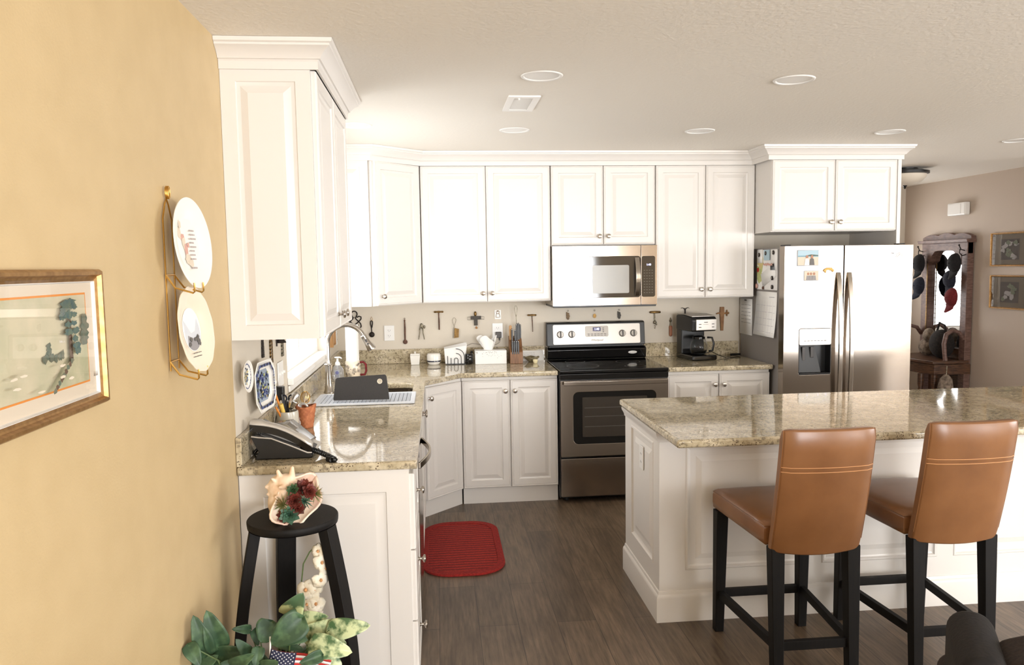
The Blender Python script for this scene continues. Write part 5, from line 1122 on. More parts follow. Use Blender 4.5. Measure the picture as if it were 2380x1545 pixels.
# coffee maker
r = thing('coffee_maker', 'black and silver drip coffee maker with glass carafe', 'coffee maker', (2.67, -.22, ZC), rz=.0)
CX0, CX1 = 2.575, 2.775
TC_ = Matrix.Translation((2.675, -.22, 0)) @ Matrix.Rotation(.16, 4, 'Z') @ Matrix.Translation((-2.675, .22, 0))
def cm(fn, nm, m, par=None, **k): mb = MB(); mb.T = TC_; fn(mb); return build(nm, mb, m, par or r, **k)
cm(lambda b: b.box(CX0, CX1, -.355, -.085, ZC, ZC+.04), 'base', 'black', bevel=.012, seg=3)
cm(lambda b: b.box(CX0+.004, CX1-.004, -.17, -.085, ZC+.035, ZC+.31), 'water_tank', 'matblack', bevel=.01, seg=3)
hd = cm(lambda b: b.prism([(CX0, -.335, ZC+.215), (CX0, -.345, ZC+.30), (CX0, -.33, ZC+.322), (CX0, -.2, ZC+.332), (CX0, -.085, ZC+.328), (CX0, -.085, ZC+.215)], (CX1-CX0, 0, 0)), 'brew_head', 'matblack', bevel=.01, seg=3)
cm(lambda b: b.box(CX0+.03, CX1-.005, -.351, -.338, ZC+.225, ZC+.305), 'front_plate', 'panelsilver', hd, bevel=.003)
cm(lambda b: b.prism([(CX0+.005, -.33, ZC+.324), (CX0+.005, -.2, ZC+.334), (CX0+.005, -.09, ZC+.331), (CX0+.005, -.09, ZC+.335), (CX0+.005, -.2, ZC+.339), (CX0+.005, -.33, ZC+.329)], (CX1-CX0-.01, 0, 0)), 'lid', 'panelgrey', hd)
A = Art(TC_ @ frame((CX0+.03, -.3512, ZC+.225), (1, 0, 0)))
for x in (.02, .125):
    for z in (.02, .042): A.rect(x, x+.02, z, z+.005, 0, .0006)
A.rect(.062, .092, .056, .061, 0, .0006); A.rect(.057, .097, .042, .044, 1, .0006); build('buttons', A.mb, ['darkink', 'ink'], hd)
ca = TC_ @ Vector((2.675, -.255, ZC+.042))
k = build('carafe', MB().lathe([(.045, 0), (.058, .004), (.067, .04), (.066, .07), (.052, .105), (.044, .118), (.041, .118), (.05, .1), (.063, .068), (.064, .04), (.055, .006), (0, .004)], ca, seg=36), 'carafeglass', r, ang=60)
build('band', MB().lathe([(.046, .113), (.0475, .113), (.0475, .128), (.03, .136), (0, .138)], ca, seg=30), 'black', k)
cm(lambda b: b.tube([(2.728, -.29, ZC+.165), (2.752, -.315, ZC+.165), (2.762, -.325, ZC+.12), (2.755, -.318, ZC+.07), (2.735, -.30, ZC+.065)], .008, 8), 'handle', 'matblack', k)
build('coffee', MB().lathe([(.0, .006), (.052, .007), (.06, .03), (0, .03)], ca, seg=30), 'black', k)
build('cord', MB().tube([(2.77, -.13, ZC+.03), (2.80, -.12, ZC+.033), (2.83, -.13, ZC+.038), (2.86, -.17, ZC+.02), (2.90, -.23, ZC+.004), (2.95, -.17, ZC+.004), (3.0, -.12, ZC+.006), (3.04, -.11, ZC+.008)], .0028, 7).tube([(2.98, -.12, ZC+.012), (3.02, -.115, ZC+.012), (3.06, -.11, ZC+.012)], .0085, 8).tube([(3.0, -.13, ZC+.004), (3.03, -.17, ZC+.004), (2.98, -.2, ZC+.004), (2.93, -.24, ZC+.004), (2.84, -.36, ZC+.003)], .002, 6), 'matblack', r)

# ================= FRIDGE PAPERS =================
XS = 3.093
def TS(y, z): return frame((XS, y, z), (0, -1, 0))   # left side of the fridge: to the viewer's right is towards the front
def sheet(name, label, cat, T, w_, h, mats, art, curl=0, tilt=0, group=None):
    r = thing(name, label, cat, T.to_translation(), group=group); T2 = T @ Matrix.Rotation(tilt, 4, 'Z')
    mb = MB(); mb.T = T2; N_ = 8 if curl else 1
    mb.grid(lambda u, v: (w_*u, h*v, .0012+curl*(1-v)**2), 1, N_); build('sheet', mb, mats[0], r, solid=.0006)
    if art:
        if curl:
            B = MB(); o_ = Art(Matrix.Identity(4)); art(o_)
            vs = []
            for x, y, z in o_.mb.v: v_ = min(max(y/h, 0), 1); vs.append(T2 @ Vector((x, y, z+.0018+curl*(1-v_)**2)))
            B.add(vs, o_.mb.f); B.m = o_.mb.m; build('print', B, mats[1:], r)
        else: o_ = Art(T2 @ Matrix.Translation((0, 0, .0018))); art(o_); build('print', o_.mb, mats[1:], r)
    return r
def ruled(A): A.lines(.03, .215, .225, .09, 6, 0, .003, .0005); A.k = 2; A.rect(.085, .13, .258, .266, 1)
sheet('note_pad', 'long ruled notepad sheet on the fridge side, left of the calendar', 'note', TS(-.022, 1.088), .235, .275, ['paper', 'ink', 'darkink'], ruled)
def calp(A):
    A.rect(.0, .345, .0, .284, 0)
    A.poly([(.0, .1), (.05, .1), (.09, .13), (.11, .19), (.09, .22), (.07, .16), (.0, .17)], 1); A.ell(.06, .20, .05, .045, 5, None, 14, .25); A.ell(.05, .09, .05, .04, 1, None, 14, .3); A.ell(.02, .14, .018, .018, 2, None, 10, .2)
    for i in range(12): A.ell(.12+i*.015, .175+.01*random.random(), .012, .008, 3, None, 8, .4)
    A.rect(.13, .23, .21, .284, 4)
sheet('wall_calendar_picture', 'colourful calendar picture page on the fridge side above the date page', 'calendar', TS(-.338, 1.44), .345, .284, ['paper', 'paper2', 'grassprint', 'red', 'pink', 'skyblue', 'yellow2'], calp)
def cald(A):
    A.lines(.23, .32, .278, .278, 1, 0, .006, .0005); A.k = 1
    for j in range(5): A.lines(.02, .33, .03+j*.047, .03+j*.047, 1, 0, .0025, .0005)
    for j in range(7): A.rect(.02+j*.046, .021+j*.046, .02, .25, 0, .0004)
sheet('wall_calendar', 'white calendar date page curling off the fridge side', 'calendar', TS(-.325, 1.108), .355, .318, ['paper', 'ink2'], cald, curl=.022)
sheet('note_card', 'tilted white card pinned over the calendar picture on the fridge side', 'card', TS(-.445, 1.455) @ Matrix.Translation((0, 0, .003)), .235, .10, ['paper'], None, tilt=.36)
sheet('photo_strip', 'narrow white card at the top left of the calendar picture on the fridge side', 'card', TS(-.352, 1.63) @ Matrix.Translation((0, 0, .003)), .085, .098, ['paper'], None)
sheet('photo_card', 'white card at the top right of the calendar picture on the fridge side', 'card', TS(-.57, 1.58) @ Matrix.Translation((0, 0, .003)), .11, .145, ['paper'], None)
def magnet(P, rr, m, label, n=(-1, 0, 0), g='round magnets on the fridge side'):
    r = thing('fridge_magnet', label, 'magnet', P, group=g); build('disc', MB().lathe([(rr, 0), (rr, .005), (rr*.8, .007), (0, .007)], P, n, 18), m, r); build('face', MB().lathe([(rr*.5, .0072), (rr*.35, .0082), (0, .0084)], P, n, 12), 'panelgrey' if m == 'iron' else m, r)
for y, z, l in ((-.385, 1.69, 'dark round magnet at the top left of the calendar picture'), (-.50, 1.70, 'dark round magnet at the top centre of the calendar picture'), (-.625, 1.703, 'dark round magnet at the top right of the calendar picture'), (-.625, 1.615, 'small dark magnet right of the calendar picture, second from top'), (-.61, 1.525, 'dark round magnet on the tilted white card'), (-.61, 1.462, 'dark round magnet at the lower right of the calendar picture')):
    magnet((XS-.0065, y, z), .015 if 'small' not in l else .009, 'iron', l)
magnet((XS-.0065, -.345, 1.463), .018, 'pink', 'pink magnet at the lower left of the calendar picture'); magnet((XS-.0065, -.46, 1.452), .011, 'rust', 'small red-brown magnet under the tilted card')
YD = -.8005
def photo1(A):
    A.rect(.006, .15, .005, .105, 0); A.rect(.006, .15, .068, .105, 1); A.rect(.006, .15, .062, .07, 2); A.poly([(.06, .07), (.1, .078), (.15, .073), (.15, .068), (.06, .068)], 3)
    for x, m in ((.07, 4), (.105, 5)): A.ell(x, .062, .009, .011, 6); A.poly([(x-.018, .006), (x-.013, .045), (x-.006, .052), (x+.006, .052), (x+.013, .045), (x+.018, .006)], m)
sheet('beach_photo', 'photo of two people on a beach stuck to the left fridge door', 'photo', frame((3.172, YD, 1.606), (1, 0, 0)), .155, .109, ['papergrey', 'sand', 'skyblue', 'blue3', 'treeprint2', 'paper2', 'button', 'skin'], photo1)
def photo2(A):
    A.rect(.004, .102, .004, .066, 0)
    for x in (.03, .05, .072): A.ell(x, .048, .008, .009, 1); A.poly([(x-.014, .005), (x-.01, .036), (x+.01, .036), (x+.014, .005)], 2)
sheet('family_photo', 'smaller group photo below the beach photo on the fridge door', 'photo', frame((3.222, YD, 1.505), (1, 0, 0)), .106, .07, ['papergrey', 'sand', 'skin', 'ink'], photo2)
r = thing('fridge_magnet', 'yellow cat-like magnet on the left fridge door', 'magnet', (3.4, YD, 1.57)); mb = MB(); mb.T = frame((3.398, YD, 1.572), (1, 0, 0))
mb.tube([(-.034, -.004, .003), (-.028, .006, .004), (-.012, .012, .004), (.004, .013, .004), (.02, .008, .004), (.034, .0, .003)], [.007, .008, .009, .009, .009, .007], 8); mb.tube([(-.024, .0, .003), (-.022, -.014, .003)], [.006, .005], 7); mb.tube([(.026, .0, .003), (.03, -.008, .003)], .005, 7); mb.ball((.02, .016, .003), (.005, .005, .003)); build('figure', mb, 'orange2', r)

# ================= PLANT STAND, SHELL, PLANTS =================
SX, SY, SZ = .233, -3.185, .793
r = thing('plant_stand', 'round black wooden plant stand with bowed legs in front of the end cabinet', 'plant stand', (SX, SY, 0))
build('top', MB().lathe([(.147, -.026), (.151, -.022), (.152, -.012), (.152, -.004), (.149, 0), (0, 0)], (SX, SY, SZ), seg=56).lathe([(0, -.026), (.150, -.026)], (SX, SY, SZ), seg=56), 'blackwood', r, ang=50)
for a in (math.radians(193), math.radians(-18), math.radians(112)):
    d = Vector((cos(a), sin(a), 0)); t_ = Vector((-sin(a), cos(a), 0)); pts = []; 
    for i in range(15):
        f_ = i/14; z = SZ-.028-(SZ-.03)*f_; q = .124+.076*sin(pi*min(f_*1.05, 1)*.60)-.02*max(f_-.6, 0); pts.append(Vector((SX, SY, z))+d*q)
    build('leg', MB().ribbon(pts, t_*.033, d*.019), 'blackwood', r, bevel=.003)
build('lower_shelf', MB().lathe([(0, -.01), (.165, -.01), (.168, 0), (.165, .01), (0, .01)], (SX, SY, .22), seg=48), 'blackwood', r)
# conch shell planter
r = thing('shell_planter', 'large cream conch shell with artificial succulents on the black stand', 'shell planter', (.23, -3.2, SZ-.010))
def organic(o, vox, it):
    md = o.modifiers.new('r', 'REMESH'); md.mode = 'VOXEL'; md.voxel_size = vox; md.use_smooth_shade = True
    md = o.modifiers.new('s', 'SMOOTH'); md.factor = .5; md.iterations = it
bc = Vector((.212, -3.20, .868)); mb = MB()
tl = Matrix.Translation(bc) @ Matrix.Rotation(math.radians(24), 4, 'Y')
mb.T = tl
mb.ball((0, 0, -.012), (.047, .048, .074), 0, 28, 18); mb.ball((-.006, 0, .03), (.040, .042, .036), 0, 24, 14); mb.ball((-.02, .004, .012), (.044, .04, .045), 0, 24, 14)
mb.T = None
def horn(base, tip, r0): base = Vector(base); tip = Vector(tip); L_ = (tip-base).length; mb.lathe([(r0, -.015), (r0*.95, 0), (r0*.62, L_*.45), (r0*.44, L_*.75), (r0*.3, L_*.93), (0, L_)], base, tip-base, 14)
horn((.205, -3.205, .905), (.193, -3.215, .955), .017); horn((.236, -3.205, .90), (.2435, -3.215, .965), .019); horn((.182, -3.205, .895), (.147, -3.21, .893), .018); horn((.180, -3.205, .872), (.153, -3.215, .868), .013)
horn((.215, -3.235, .898), (.205, -3.262, .905), .012); horn((.186, -3.22, .915), (.176, -3.235, .930), .010); horn((.20, -3.24, .868), (.188, -3.262, .872), .010); horn((.19, -3.225, .84), (.176, -3.245, .842), .009)
horn((.185, -3.21, .835), (.174, -3.225, .80), .02)
build_ = build('shell', mb, 'shell', r, ang=80); organic(build_, .0035, 4)
# flared aperture: a deep lip opening towards the front right
oc = Vector((.258, -3.235, .850)); od = Vector((.28, -.86, .42)).normalized(); oa = (Vector((.62, 0, .78))-od*Vector((.62, 0, .78)).dot(od)).normalized(); ob = od.cross(oa)
mb = MB()
def lip(u, v):
    a = 2*pi*u; la = .086*(1+.06*sin(3*a)); lb = .056; k = sin(pi*.5*min(v*1.05, 1)); fl = .012*v**3*(1+.5*sin(5*a+1))
    return oc+oa*(la*k+fl)*cos(a)+ob*(lb*k+fl)*sin(a)+od*(.034*v*v-.030)
mb.grid(lip, 40, 10); build('lip', mb, 'shellin', r, solid=.006, ang=60)
def rosette(P, rr, m, n=24, name='succulent', up_=(0, -.6, .8), wd=.32, spiky=False, par=None):
    mb = MB(); u0 = Vector(up_).normalized(); a_ = u0.orthogonal().normalized(); b_ = u0.cross(a_); P = Vector(P)
    for i in range(n):
        f_ = (i+.5)/n; ph = i*2.399; el = (1-f_)*1.45+.1; L_ = rr*(.5+.5*f_**.7); d_ = (a_*cos(ph)+b_*sin(ph))*cos(el)+u0*sin(el); s_ = d_.cross(u0); s_ = s_.normalized() if s_.length > .01 else a_
        w_ = L_*wd*(.16 if spiky else 1); t_ = s_.cross(d_)*(L_*.06 if not spiky else w_*.5); dr = -u0*L_*.25*(random.random() if spiky else .1)
        q0 = P+d_*L_*.1; q1 = P+d_*L_*.55; q2 = P+d_*L_+dr+u0*(0 if spiky else L_*.1)
        mb.add([q0-s_*w_*.5, q0+s_*w_*.5, q1+s_*w_+dr*.3, q2, q1-s_*w_+dr*.3, q0+t_, q1+t_+dr*.3, q0-t_, q1-t_+dr*.3], [(0, 5, 6, 4), (5, 1, 2, 6), (4, 6, 3), (6, 2, 3), (0, 4, 8, 7), (7, 8, 2, 1), (4, 3, 8), (8, 3, 2)])
    return build(name, mb, m, par or r, ang=40)
random.seed(11)
rosette((.283, -3.245, .888), .042, 'succred', 40, wd=.42, up_=(.1, -.6, .8)); rosette((.316, -3.245, .872), .045, 'succgreen', 46, spiky=True, up_=(.6, -.4, .3)); rosette((.288, -3.27, .858), .04, 'succteal', 44, spiky=True, up_=(.1, -.9, .1))
rosette((.252, -3.262, .892), .026, 'succgreen2', 26, wd=.4, up_=(-.2, -.8, .5)); rosette((.258, -3.275, .862), .034, 'succred', 34, wd=.42, up_=(0, -.9, .3)); rosette((.222, -3.275, .85), .042, 'succgreen', 48, spiky=True, up_=(-.4, -.8, .3))
rosette((.268, -3.28, .838), .03, 'succred', 24, wd=.45, up_=(.2, -.9, 0)); rosette((.242, -3.285, .818), .038, 'succteal', 28, wd=.36, up_=(0, -.9, .25)); rosette((.226, -3.275, .812), .034, 'succred', 20, wd=.4, up_=(-.4, -.8, -.1)); rosette((.302, -3.262, .885), .032, 'succred', 26, wd=.4, up_=(.5, -.7, .4))
r.location.z = SZ+.001
# orchid
random.seed(5)
r = thing('orchid', 'cream artificial orchid spray standing between the legs of the plant stand', 'orchid', (.27, -3.20, .23))
stem = [(.27, -3.20, .26), (.262, -3.215, .42), (.26, -3.22, .576), (.268, -3.22, .635), (.29, -3.22, .675), (.316, -3.22, .70), (.330, -3.22, .69), (.336, -3.225, .655)]
build('stem', MB().tube(stem, .0022, 7).tube([(.262, -3.215, .45), (.29, -3.225, .50), (.315, -3.225, .56), (.33, -3.225, .60)], .002, 6), 'stem', r)
build('pot', MB().lathe([(.04, 0), (.052, .005), (.06, .09), (.056, .095), (.05, .02), (0, .018)], (.27, -3.20, .231), seg=28), 'stoneware', r); build('moss', MB().ball((.27, -3.20, .30), (.05, .05, .02)), 'foliage', r)
def flower(P, s_, d_):
    P = Vector(P); u0 = Vector(d_).normalized(); a_ = u0.orthogonal().normalized(); b_ = u0.cross(a_); mb = MB()
    for i in range(5):
        ph = 2*pi*i/5+random.uniform(-.2, .2); d2 = a_*cos(ph)+b_*sin(ph); sd_ = u0.cross(d2); wd = s_*(.42 if i % 2 else .55)
        def pf(u, v, d2=d2, sd_=sd_, wd=wd): return P+d2*s_*(.08+.95*v)+sd_*wd*(2*u-1)*math.sqrt(max(sin(pi*min(.06+v*.94, 1)), 0))+u0*(s_*(.18*sin(pi*v)-.2*v*v*(1+.4*(2*u-1)**2)))
        mb.grid(pf, 4, 6)
    f_ = build('flower', mb, 'petal', r, ang=80, solid=.0008)
    build('throat', MB().ball(P+u0*s_*.14, (s_*.16, s_*.15, s_*.2), 0, 10, 6).lathe([(s_*.05, 0), (s_*.14, s_*.25), (s_*.05, s_*.42)], P, u0, 10), 'petalheart', f_)
for P, s_, d_ in (((.322, -3.235, .682), .027, (-.3, -1, .2)), ((.334, -3.24, .645), .032, (.2, -1, -.1)), ((.345, -3.235, .622), .028, (.6, -1, 0)), ((.328, -3.245, .585), .03, (.5, -1, 0)), ((.278, -3.245, .553), .036, (-.2, -1, .3)), ((.305, -3.24, .548), .03, (.3, -1, .4)), ((.309, -3.25, .505), .034, (.2, -1, .2)), ((.283, -3.25, .505), .03, (-.3, -1, .1)), ((.303, -3.25, .468), .03, (.3, -1, 0)), ((.29, -3.24, .43), .03, (0, -1, .2)), ((.31, -3.24, .40), .03, (.3, -1, 0))): flower(P, s_, d_)
# pothos
LEAVES = [(0.401, -3.58, 0.566, 0.516, -3.61, 0.586, 0.051, 1), (0.322, -3.55, 0.533, 0.418, -3.58, 0.59, 0.049, 1), (0.337, -3.66, 0.643, 0.257, -3.69, 0.582, 0.07, 0), (0.272, -3.52, 0.595, 0.319, -3.55, 0.662, 0.057, 2), (0.313, -3.53, 0.581, 0.389, -3.56, 0.598, 0.037, 1), (0.231, -3.56, 0.592, 0.207, -3.59, 0.545, 0.064, 0), (0.052, -3.6, 0.525, 0.033, -3.63, 0.645, 0.048, 0), (0.08, -3.58, 0.535, 0.064, -3.61, 0.649, 0.056, 0), (0.016, -3.64, 0.575, 0.052, -3.67, 0.53, 0.036, 0), (0.165, -3.55, 0.569, 0.125, -3.58, 0.586, 0.022, 0), (0.174, -3.6, 0.511, 0.149, -3.63, 0.573, 0.031, 0), (0.062, -3.57, 0.503, 0.161, -3.6, 0.527, 0.044, 0), (0.14, -3.66, 0.515, 0.202, -3.69, 0.556, 0.035, 0), (0.261, -3.6, 0.544, 0.328, -3.63, 0.538, 0.024, 0), (0.355, -3.62, 0.545, 0.468, -3.65, 0.53, 0.057, 1), (0.396, -3.57, 0.548, 0.449, -3.6, 0.534, 0.02, 1), (0.392, -3.68, 0.541, 0.338, -3.71, 0.536, 0.03, 0), (0.368, -3.6, 0.509, 0.438, -3.63, 0.477, 0.048, 1), (0.204, -3.62, 0.545, 0.2, -3.65, 0.503, 0.031, 0), (0.274, -3.6, 0.566, 0.341, -3.63, 0.565, 0.036, 0), (0.3, -3.54, 0.6, 0.265, -3.57, 0.603, 0.032, 0), (0.163, -3.6, 0.472, 0.102, -3.63, 0.507, 0.048, 0), (0.016, -3.58, 0.471, 0.078, -3.61, 0.518, 0.039, 0), (0.22, -3.64, 0.489, 0.262, -3.67, 0.52, 0.043, 0), (0.292, -3.5, 0.56, 0.297, -3.53, 0.543, 0.033, 1), (-0.004, -3.54, 0.559, 0.044, -3.57, 0.53, 0.03, 0), (0.186, -3.53, 0.542, 0.172, -3.56, 0.56, 0.05, 0)]
r = thing('potted_pothos', 'leafy green and cream variegated pothos in the foreground before the stand', 'plant', (.24, -3.58, 0))
random.seed(9)
for i in range(26):
    x = random.uniform(.02, .42); y = random.uniform(-3.68, -3.5); z = random.uniform(.37, .47); a = random.uniform(0, 2*pi)
    LEAVES.append((x, y, z, x+.08*cos(a), y+.03*sin(a), z+random.uniform(-.02, .07), random.uniform(.04, .06), 1 if x > .32 else 0))
mbs = {0: MB(), 1: MB(), 2: MB()}; stems = MB()
for (xa, ya, za, xb, yb, zb, w_, k) in LEAVES:
    A_, B_ = Vector((xa, ya, za)), Vector((xb, yb, zb)); d_ = B_-A_; L_ = d_.length; d_ = d_.normalized(); w_ *= 1.12; vw = Vector((.35, -1, .45)).normalized(); s_ = d_.cross(vw).normalized(); n_ = s_.cross(d_)*(1 if 1 else 1)
    if n_.dot(vw) < 0: n_ = -n_
    fold = random.uniform(.08, .28)
    def lf(u, v, A_=A_, d_=d_, s_=s_, n_=n_, L_=L_, w_=w_, fold=fold):
        t_ = v; pr = math.sqrt(max(sin(pi*min(1, t_**.62)), 0))*(1-.25*t_) if t_ > 0 else .0
        s2 = 2*u-1; back = -.10*L_*(abs(s2)**1.2)*max(0, 1-t_*3.5) 
        return A_+d_*(L_*t_*1.02+back)+s_*(w_*.60*s2*pr)+n_*(abs(s2)*fold*w_*pr-.16*L_*t_*t_+.05*L_*sin(pi*t_))
    mbs[k].grid(lf, 8, 12)
    stems.tube([A_, A_.lerp(Vector((.22, -3.58, .36)), .35)+Vector((0, 0, .015)), Vector((.22+(xa-.22)*.35, -3.58, .34))], [.0018, .0022, .0026], 6)
for k, nm, m in ((0, 'dark_leaves', 'foliage'), (1, 'variegated_leaves', 'foliagelight'), (2, 'pale_leaf', 'foliagehalf')): build(nm, mbs[k], m, r, ang=80, solid=.0009)
build('stems', stems, 'stem', r)
build('pot', MB().lathe([(.10, 0), (.115, .01), (.15, .33), (.155, .345), (.145, .345), (.135, .30), (0, .29)], (.22, -3.58, 0), seg=40), 'terracotta', r)
# small flag
r = thing('small_flag', 'small American flag on a white stick in the pothos', 'flag', (.22, -3.64, .30))
build('stick', MB().cyl((.232, -3.635, .32), (.243, -3.641, .585), .0026), 'plasticwhite', r)
TFl = Matrix.Translation((.245, -3.645, .552)) @ Matrix.Rotation(.245, 4, 'Y') @ frame((0, 0, 0), (1, 0, 0)); FW, FH = .175, .105
def wav(x, y, z): return (x, y, z+.006*sin(x*46)+.003*sin(y*50))
mb = MB(); mb.T = TFl
for i in range(13):
    y1_ = -FH*i/13; y0_ = -FH*(i+1)/13
    mb.grid(lambda u, v, y0_=y0_, y1_=y1_: wav(FW*u, y0_+(y1_-y0_)*v, 0), 24, 1, i % 2)
build('stripes', mb, ['flagred', 'paper2'], r, solid=.0004)
mb = MB(); mb.T = TFl; mb.grid(lambda u, v: wav(FW*.42*u, -FH*7/13*(1-v), .0008), 12, 4); cn = build('canton', mb, 'navyflag', r, solid=.0004)
mb = MB(); mb.T = TFl
for j in range(9):
    for i in range(6 if j % 2 == 0 else 5):
        x = FW*.42*((i+.5 if j % 2 == 0 else i+1)/6); y = -FH*7/13*(j+.6)/9.2; pts = []
        for k in range(10): q = .0029 if k % 2 == 0 else .0012; a = pi/2+pi*k/5; pts.append(wav(x+q*cos(a), y+q*sin(a), .0012))
        mb.add(pts, [tuple(range(10))])
build('stars', mb, 'paper2', cn)

# ================= HALL =================
XW = 5.898
def hall_pic(name, label, z0, z1, y1, y0, art):
    T = frame((XW, y1, z0), (0, -1, 0)); W_ = y1-y0; H_ = z1-z0; r = thing(name, label, 'picture', (XW-.01, (y0+y1)/2, z0))
    build('frame', frame_mould(T, W_, H_, .016, .022), 'agedgold', r); mb = MB(); mb.T = T; mb.box(.014, W_-.014, .014, H_-.014, .001, .004); mo = build('mat_board', mb, 'olivemat', r)
    mb = MB(); mb.T = T; mb.add([(.014, .014, .0125), (W_-.014, .014, .0125), (W_-.014, H_-.014, .0125), (.014, H_-.014, .0125)], [(0, 1, 2, 3)]); build('glass', mb, 'pane', r)
    A = Art(T @ Matrix.Translation((0, 0, .004))); x0, x1 = W_*.40, W_-.10; A.rect(.12, W_-.12, .06, H_-.06, 0); 
    for i in range(14): A.ell(random.uniform(.15, W_-.15), random.uniform(.08, H_-.09), .03, .02, 1+i % 2, None, 10, .4)
    build('print', A.mb, ['darkink', 'ink', 'treeprint2'], mo)
hall_pic('framed_print', 'gold-framed dark print, upper of two at the right edge of the hall wall', 1.565, 1.872, .927, .46, None)
hall_pic('framed_print', 'gold-framed dark print, lower of two at the right edge of the hall wall', 1.178, 1.485, .918, .45, None)
r = thing('door_chime', 'white plastic door chime box high on the hall wall', 'door chime', (XW, 1.35, 2.125)); build('cover', MB().box(XW-.06, XW-.002, 1.24, 1.50, 2.065, 2.19), 'plasticwhite', r, bevel=.012, seg=3); build('side_panel', MB().box(XW-.063, XW-.0605, 1.30, 1.48, 2.08, 2.175), 'paper', r)
# hall tree
r = thing('hall_tree', 'dark wooden hall tree with mirror, hooks and curved bench in the hall', 'hall tree', (5.7, 1.5, 0))
YA, YB = 1.16, 1.86
def hx(name, mb, m='pinkwood', par=None, **k): return build(name, mb, m, par or r, **k)
hx('side_post', MB().box(XW-.07, XW-.005, YA, YA+.085, .0, 1.80), bevel=.004); hx('side_post', MB().box(XW-.07, XW-.005, YB-.085, YB, .0, 1.80), bevel=.004)
T = frame((XW-.074, YB-.085, 1.55), (0, -1, 0)); wA = YB-YA-.17
top = [(-.085, .25), (-.085, .14), (0, .14), (.0, .03), (.02, .05), (.06, .07), (.075, .12), (.12, .165), (.17, .175), (wA-.17, .175), (wA-.12, .165), (wA-.075, .12), (wA-.06, .07), (wA-.02, .05), (wA, .03), (wA, .14), (wA+.085, .14), (wA+.085, .25)]
hx('top_rail', slab(top[::-1], [], -.06, 0.0, T), bevel=.003)
hx('cornice', MB().prism([(XW-.10, YA-.03, 1.80), (XW-.11, YA-.03, 1.83), (XW-.005, YA-.03, 1.83), (XW-.005, YA-.03, 1.80)], (0, YB-YA+.06, 0)), bevel=.003)
cr = [(0, 0)]+[(i*.74/24, .03+.022*abs(sin(pi*i/24*3))+.02*sin(pi*i/24)) for i in range(25)]+[(.74, 0)]
hx('carved_crest', slab([(x, y) for x, y in cr][::-1], [], -.05, 0, frame((XW-.055, YB+.02, 1.83), (0, -1, 0))), bevel=.003)
hx('mirror', MB().box(XW-.022, XW-.018, YA+.08, YB-.08, .72, 1.74), 'mirror'); hx('backing', MB().box(XW-.018, XW-.003, YA+.04, YB-.04, .05, 1.80), 'darkwood')
hx('mirror_trim', MB().box(XW-.074, XW-.07, YB-.10, YB-.088, .72, 1.62), 'agedbrass')
hx('lower_rail', MB().box(XW-.07, XW-.024, YA+.085, YB-.085, .66, .76), 'darkwood', bevel=.003)
seat = [(XW-.03-.0, YB+.02)]+[(XW-.03-.36-.06*sin(pi*i/12), YB-.0-(YB-YA-.0)*i/12) for i in range(13)]+[(XW-.03, YA-.02)]
hx('seat', slab(seat, [], .625, .655), 'darkwood', bevel=.006)
ap = [(p[0]+.025, p[1]*.96+1.51*.04) for p in seat]
hx('apron', slab(ap, [], .52, .62), 'darkwood', bevel=.003)
for y in (YA+.02, YB-.03, ): hx('turned_leg', MB().lathe([(.02, 0), (.026, .03), (.018, .08), (.024, .2), (.03, .33), (.02, .38), (.028, .42), (.028, .52)], (XW-.36, y, 0), seg=18), 'darkwood')
hx('turned_leg', MB().lathe([(.02, 0), (.026, .03), (.018, .08), (.024, .2), (.03, .33), (.02, .38), (.028, .42), (.028, .52)], (XW-.42, 1.30, 0), seg=18), 'darkwood')
def arm(y):
    mb = MB().tube([(XW-.07, y, .86), (XW-.12, y, .93), (XW-.19, y, .95), (XW-.25, y, .91), (XW-.27, y, .82), (XW-.26, y, .72), (XW-.25, y, .655)], [.018, .02, .02, .022, .022, .02, .022], 10); hx('arm', mb, 'pinkwood')
arm(YA+.02); arm(YB-.02)
for y in (YB-.03, YA+.03):
    for z in (1.70,): hx('coat_hook', MB().tube([(XW-.07, y, z-.02), (XW-.11, y, z-.03), (XW-.135, y, z), (XW-.13, y, z+.035)], .005, 8).tube([(XW-.08, y, z+.02), (XW-.12, y, z+.03), (XW-.14, y, z+.07)], .005, 8).ball((XW-.14, y, z+.072), .009), 'iron')
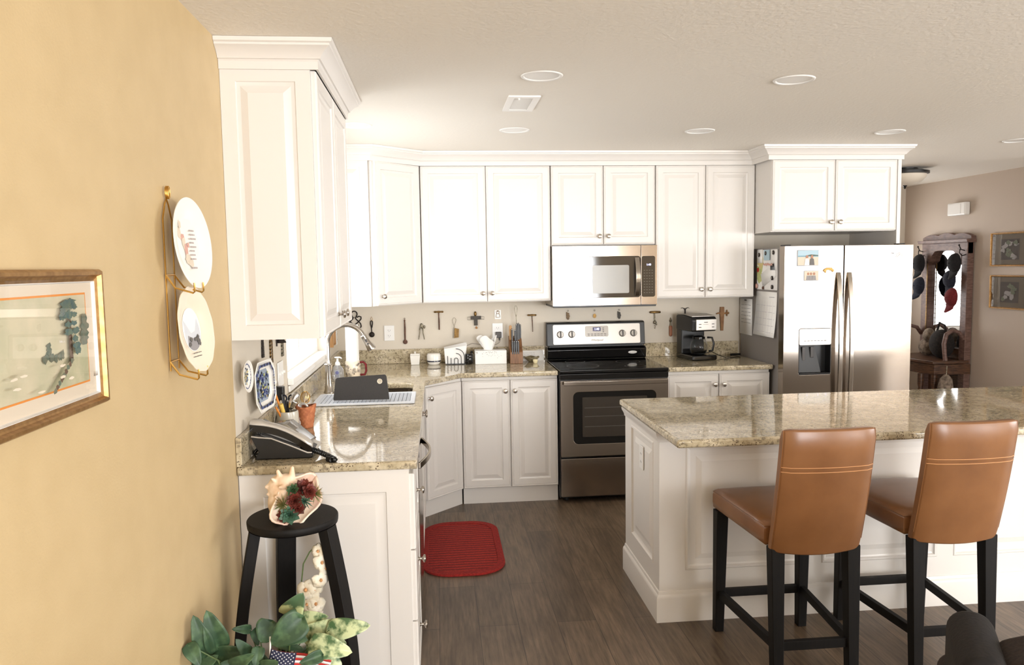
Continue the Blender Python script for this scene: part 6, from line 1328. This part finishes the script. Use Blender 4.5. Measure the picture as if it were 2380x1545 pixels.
def cap(label, P, m, s_=1, tilt=0, drop=0, brim=None):
    c_ = thing('baseball_cap', label, 'cap', P, group=None); T_ = Matrix.Translation(P) @ Matrix.Rotation(tilt, 4, 'X'); mb = MB(); mb.T = T_
    mb.grid(lambda u, v: (-.075*s_*cos(pi/2*v), .082*s_*cos(2*pi*u)*sin(pi/2*v), .10*s_*sin(2*pi*u)*sin(pi/2*v)), 26, 8)
    cr_ = build('crown', mb, m, c_, solid=.004, ang=70); mb = MB(); mb.T = T_
    mb.grid(lambda u, v: (-.02-.05*v*(1-(2*u-1)**2), .07*s_*(2*u-1)*(1-.25*v), -.08*s_-.085*s_*v*math.sqrt(max(1-(2*u-1)**2*.8, 0))), 12, 5); build('brim', mb, brim or m, c_, solid=.004); mb = MB(); mb.T = T_; mb.ball((-.077*s_, 0, 0), .006); build('button', mb, m, c_)
cap('black cap on the left hook of the hall tree, above the navy cap', (XW-.13, YB-.06, 1.60), 'blackcloth', .95); cap('navy cap hanging below the black cap at the left of the hall tree', (XW-.15, YB-.10, 1.37), 'navy', .9, .25)
cap('black cap on the right hook of the hall tree', (XW-.14, YA+.07, 1.60), 'blackcloth', .95); cap('navy cap hanging behind the maroon cap on the right hook', (XW-.115, YA+.17, 1.44), 'navy', .9, -.1); cap('maroon cap hanging lowest on the right of the hall tree', (XW-.175, YA+.05, 1.27), 'maroon', .9, .1)
r2 = thing('handbag', 'dark fur-like bag heaped on the hall tree bench before the mirror', 'bag', (XW-.17, 1.42, .656)); build('bag', MB().ball((XW-.17, 1.36, .80), (.10, .14, .145)), 'blackfur', r2); build('strap', MB().tube([(XW-.17, 1.28, .87), (XW-.17, 1.32, .99), (XW-.17, 1.40, 1.01), (XW-.17, 1.45, .88)], .01, 8), 'blackfur', r2)
r2 = thing('scarf', 'pale grey patterned scarf bundle behind the dark bag on the bench', 'scarf', (XW-.12, 1.56, .656)); build('cloth', MB().ball((XW-.15, 1.62, .745), (.07, .10, .087)).ball((XW-.15, 1.59, .86), (.055, .075, .08)), 'scarfcloth', r2)
r2 = thing('umbrella', 'folded pale umbrella standing at the right of the hall tree', 'umbrella', (XW-.30, 1.08, 0)); build('canopy', MB().lathe([(.006, .12), (.05, .2), (.07, .42), (.055, .5), (.02, .54)], (XW-.36, 1.03, 0), (.08, .06, 1), 10), 'scarfcloth', r2, ang=15); build('shaft', MB().cyl((XW-.36, 1.03, .004), (XW-.31, 1.068, .62), .005), 'greytool', r2)
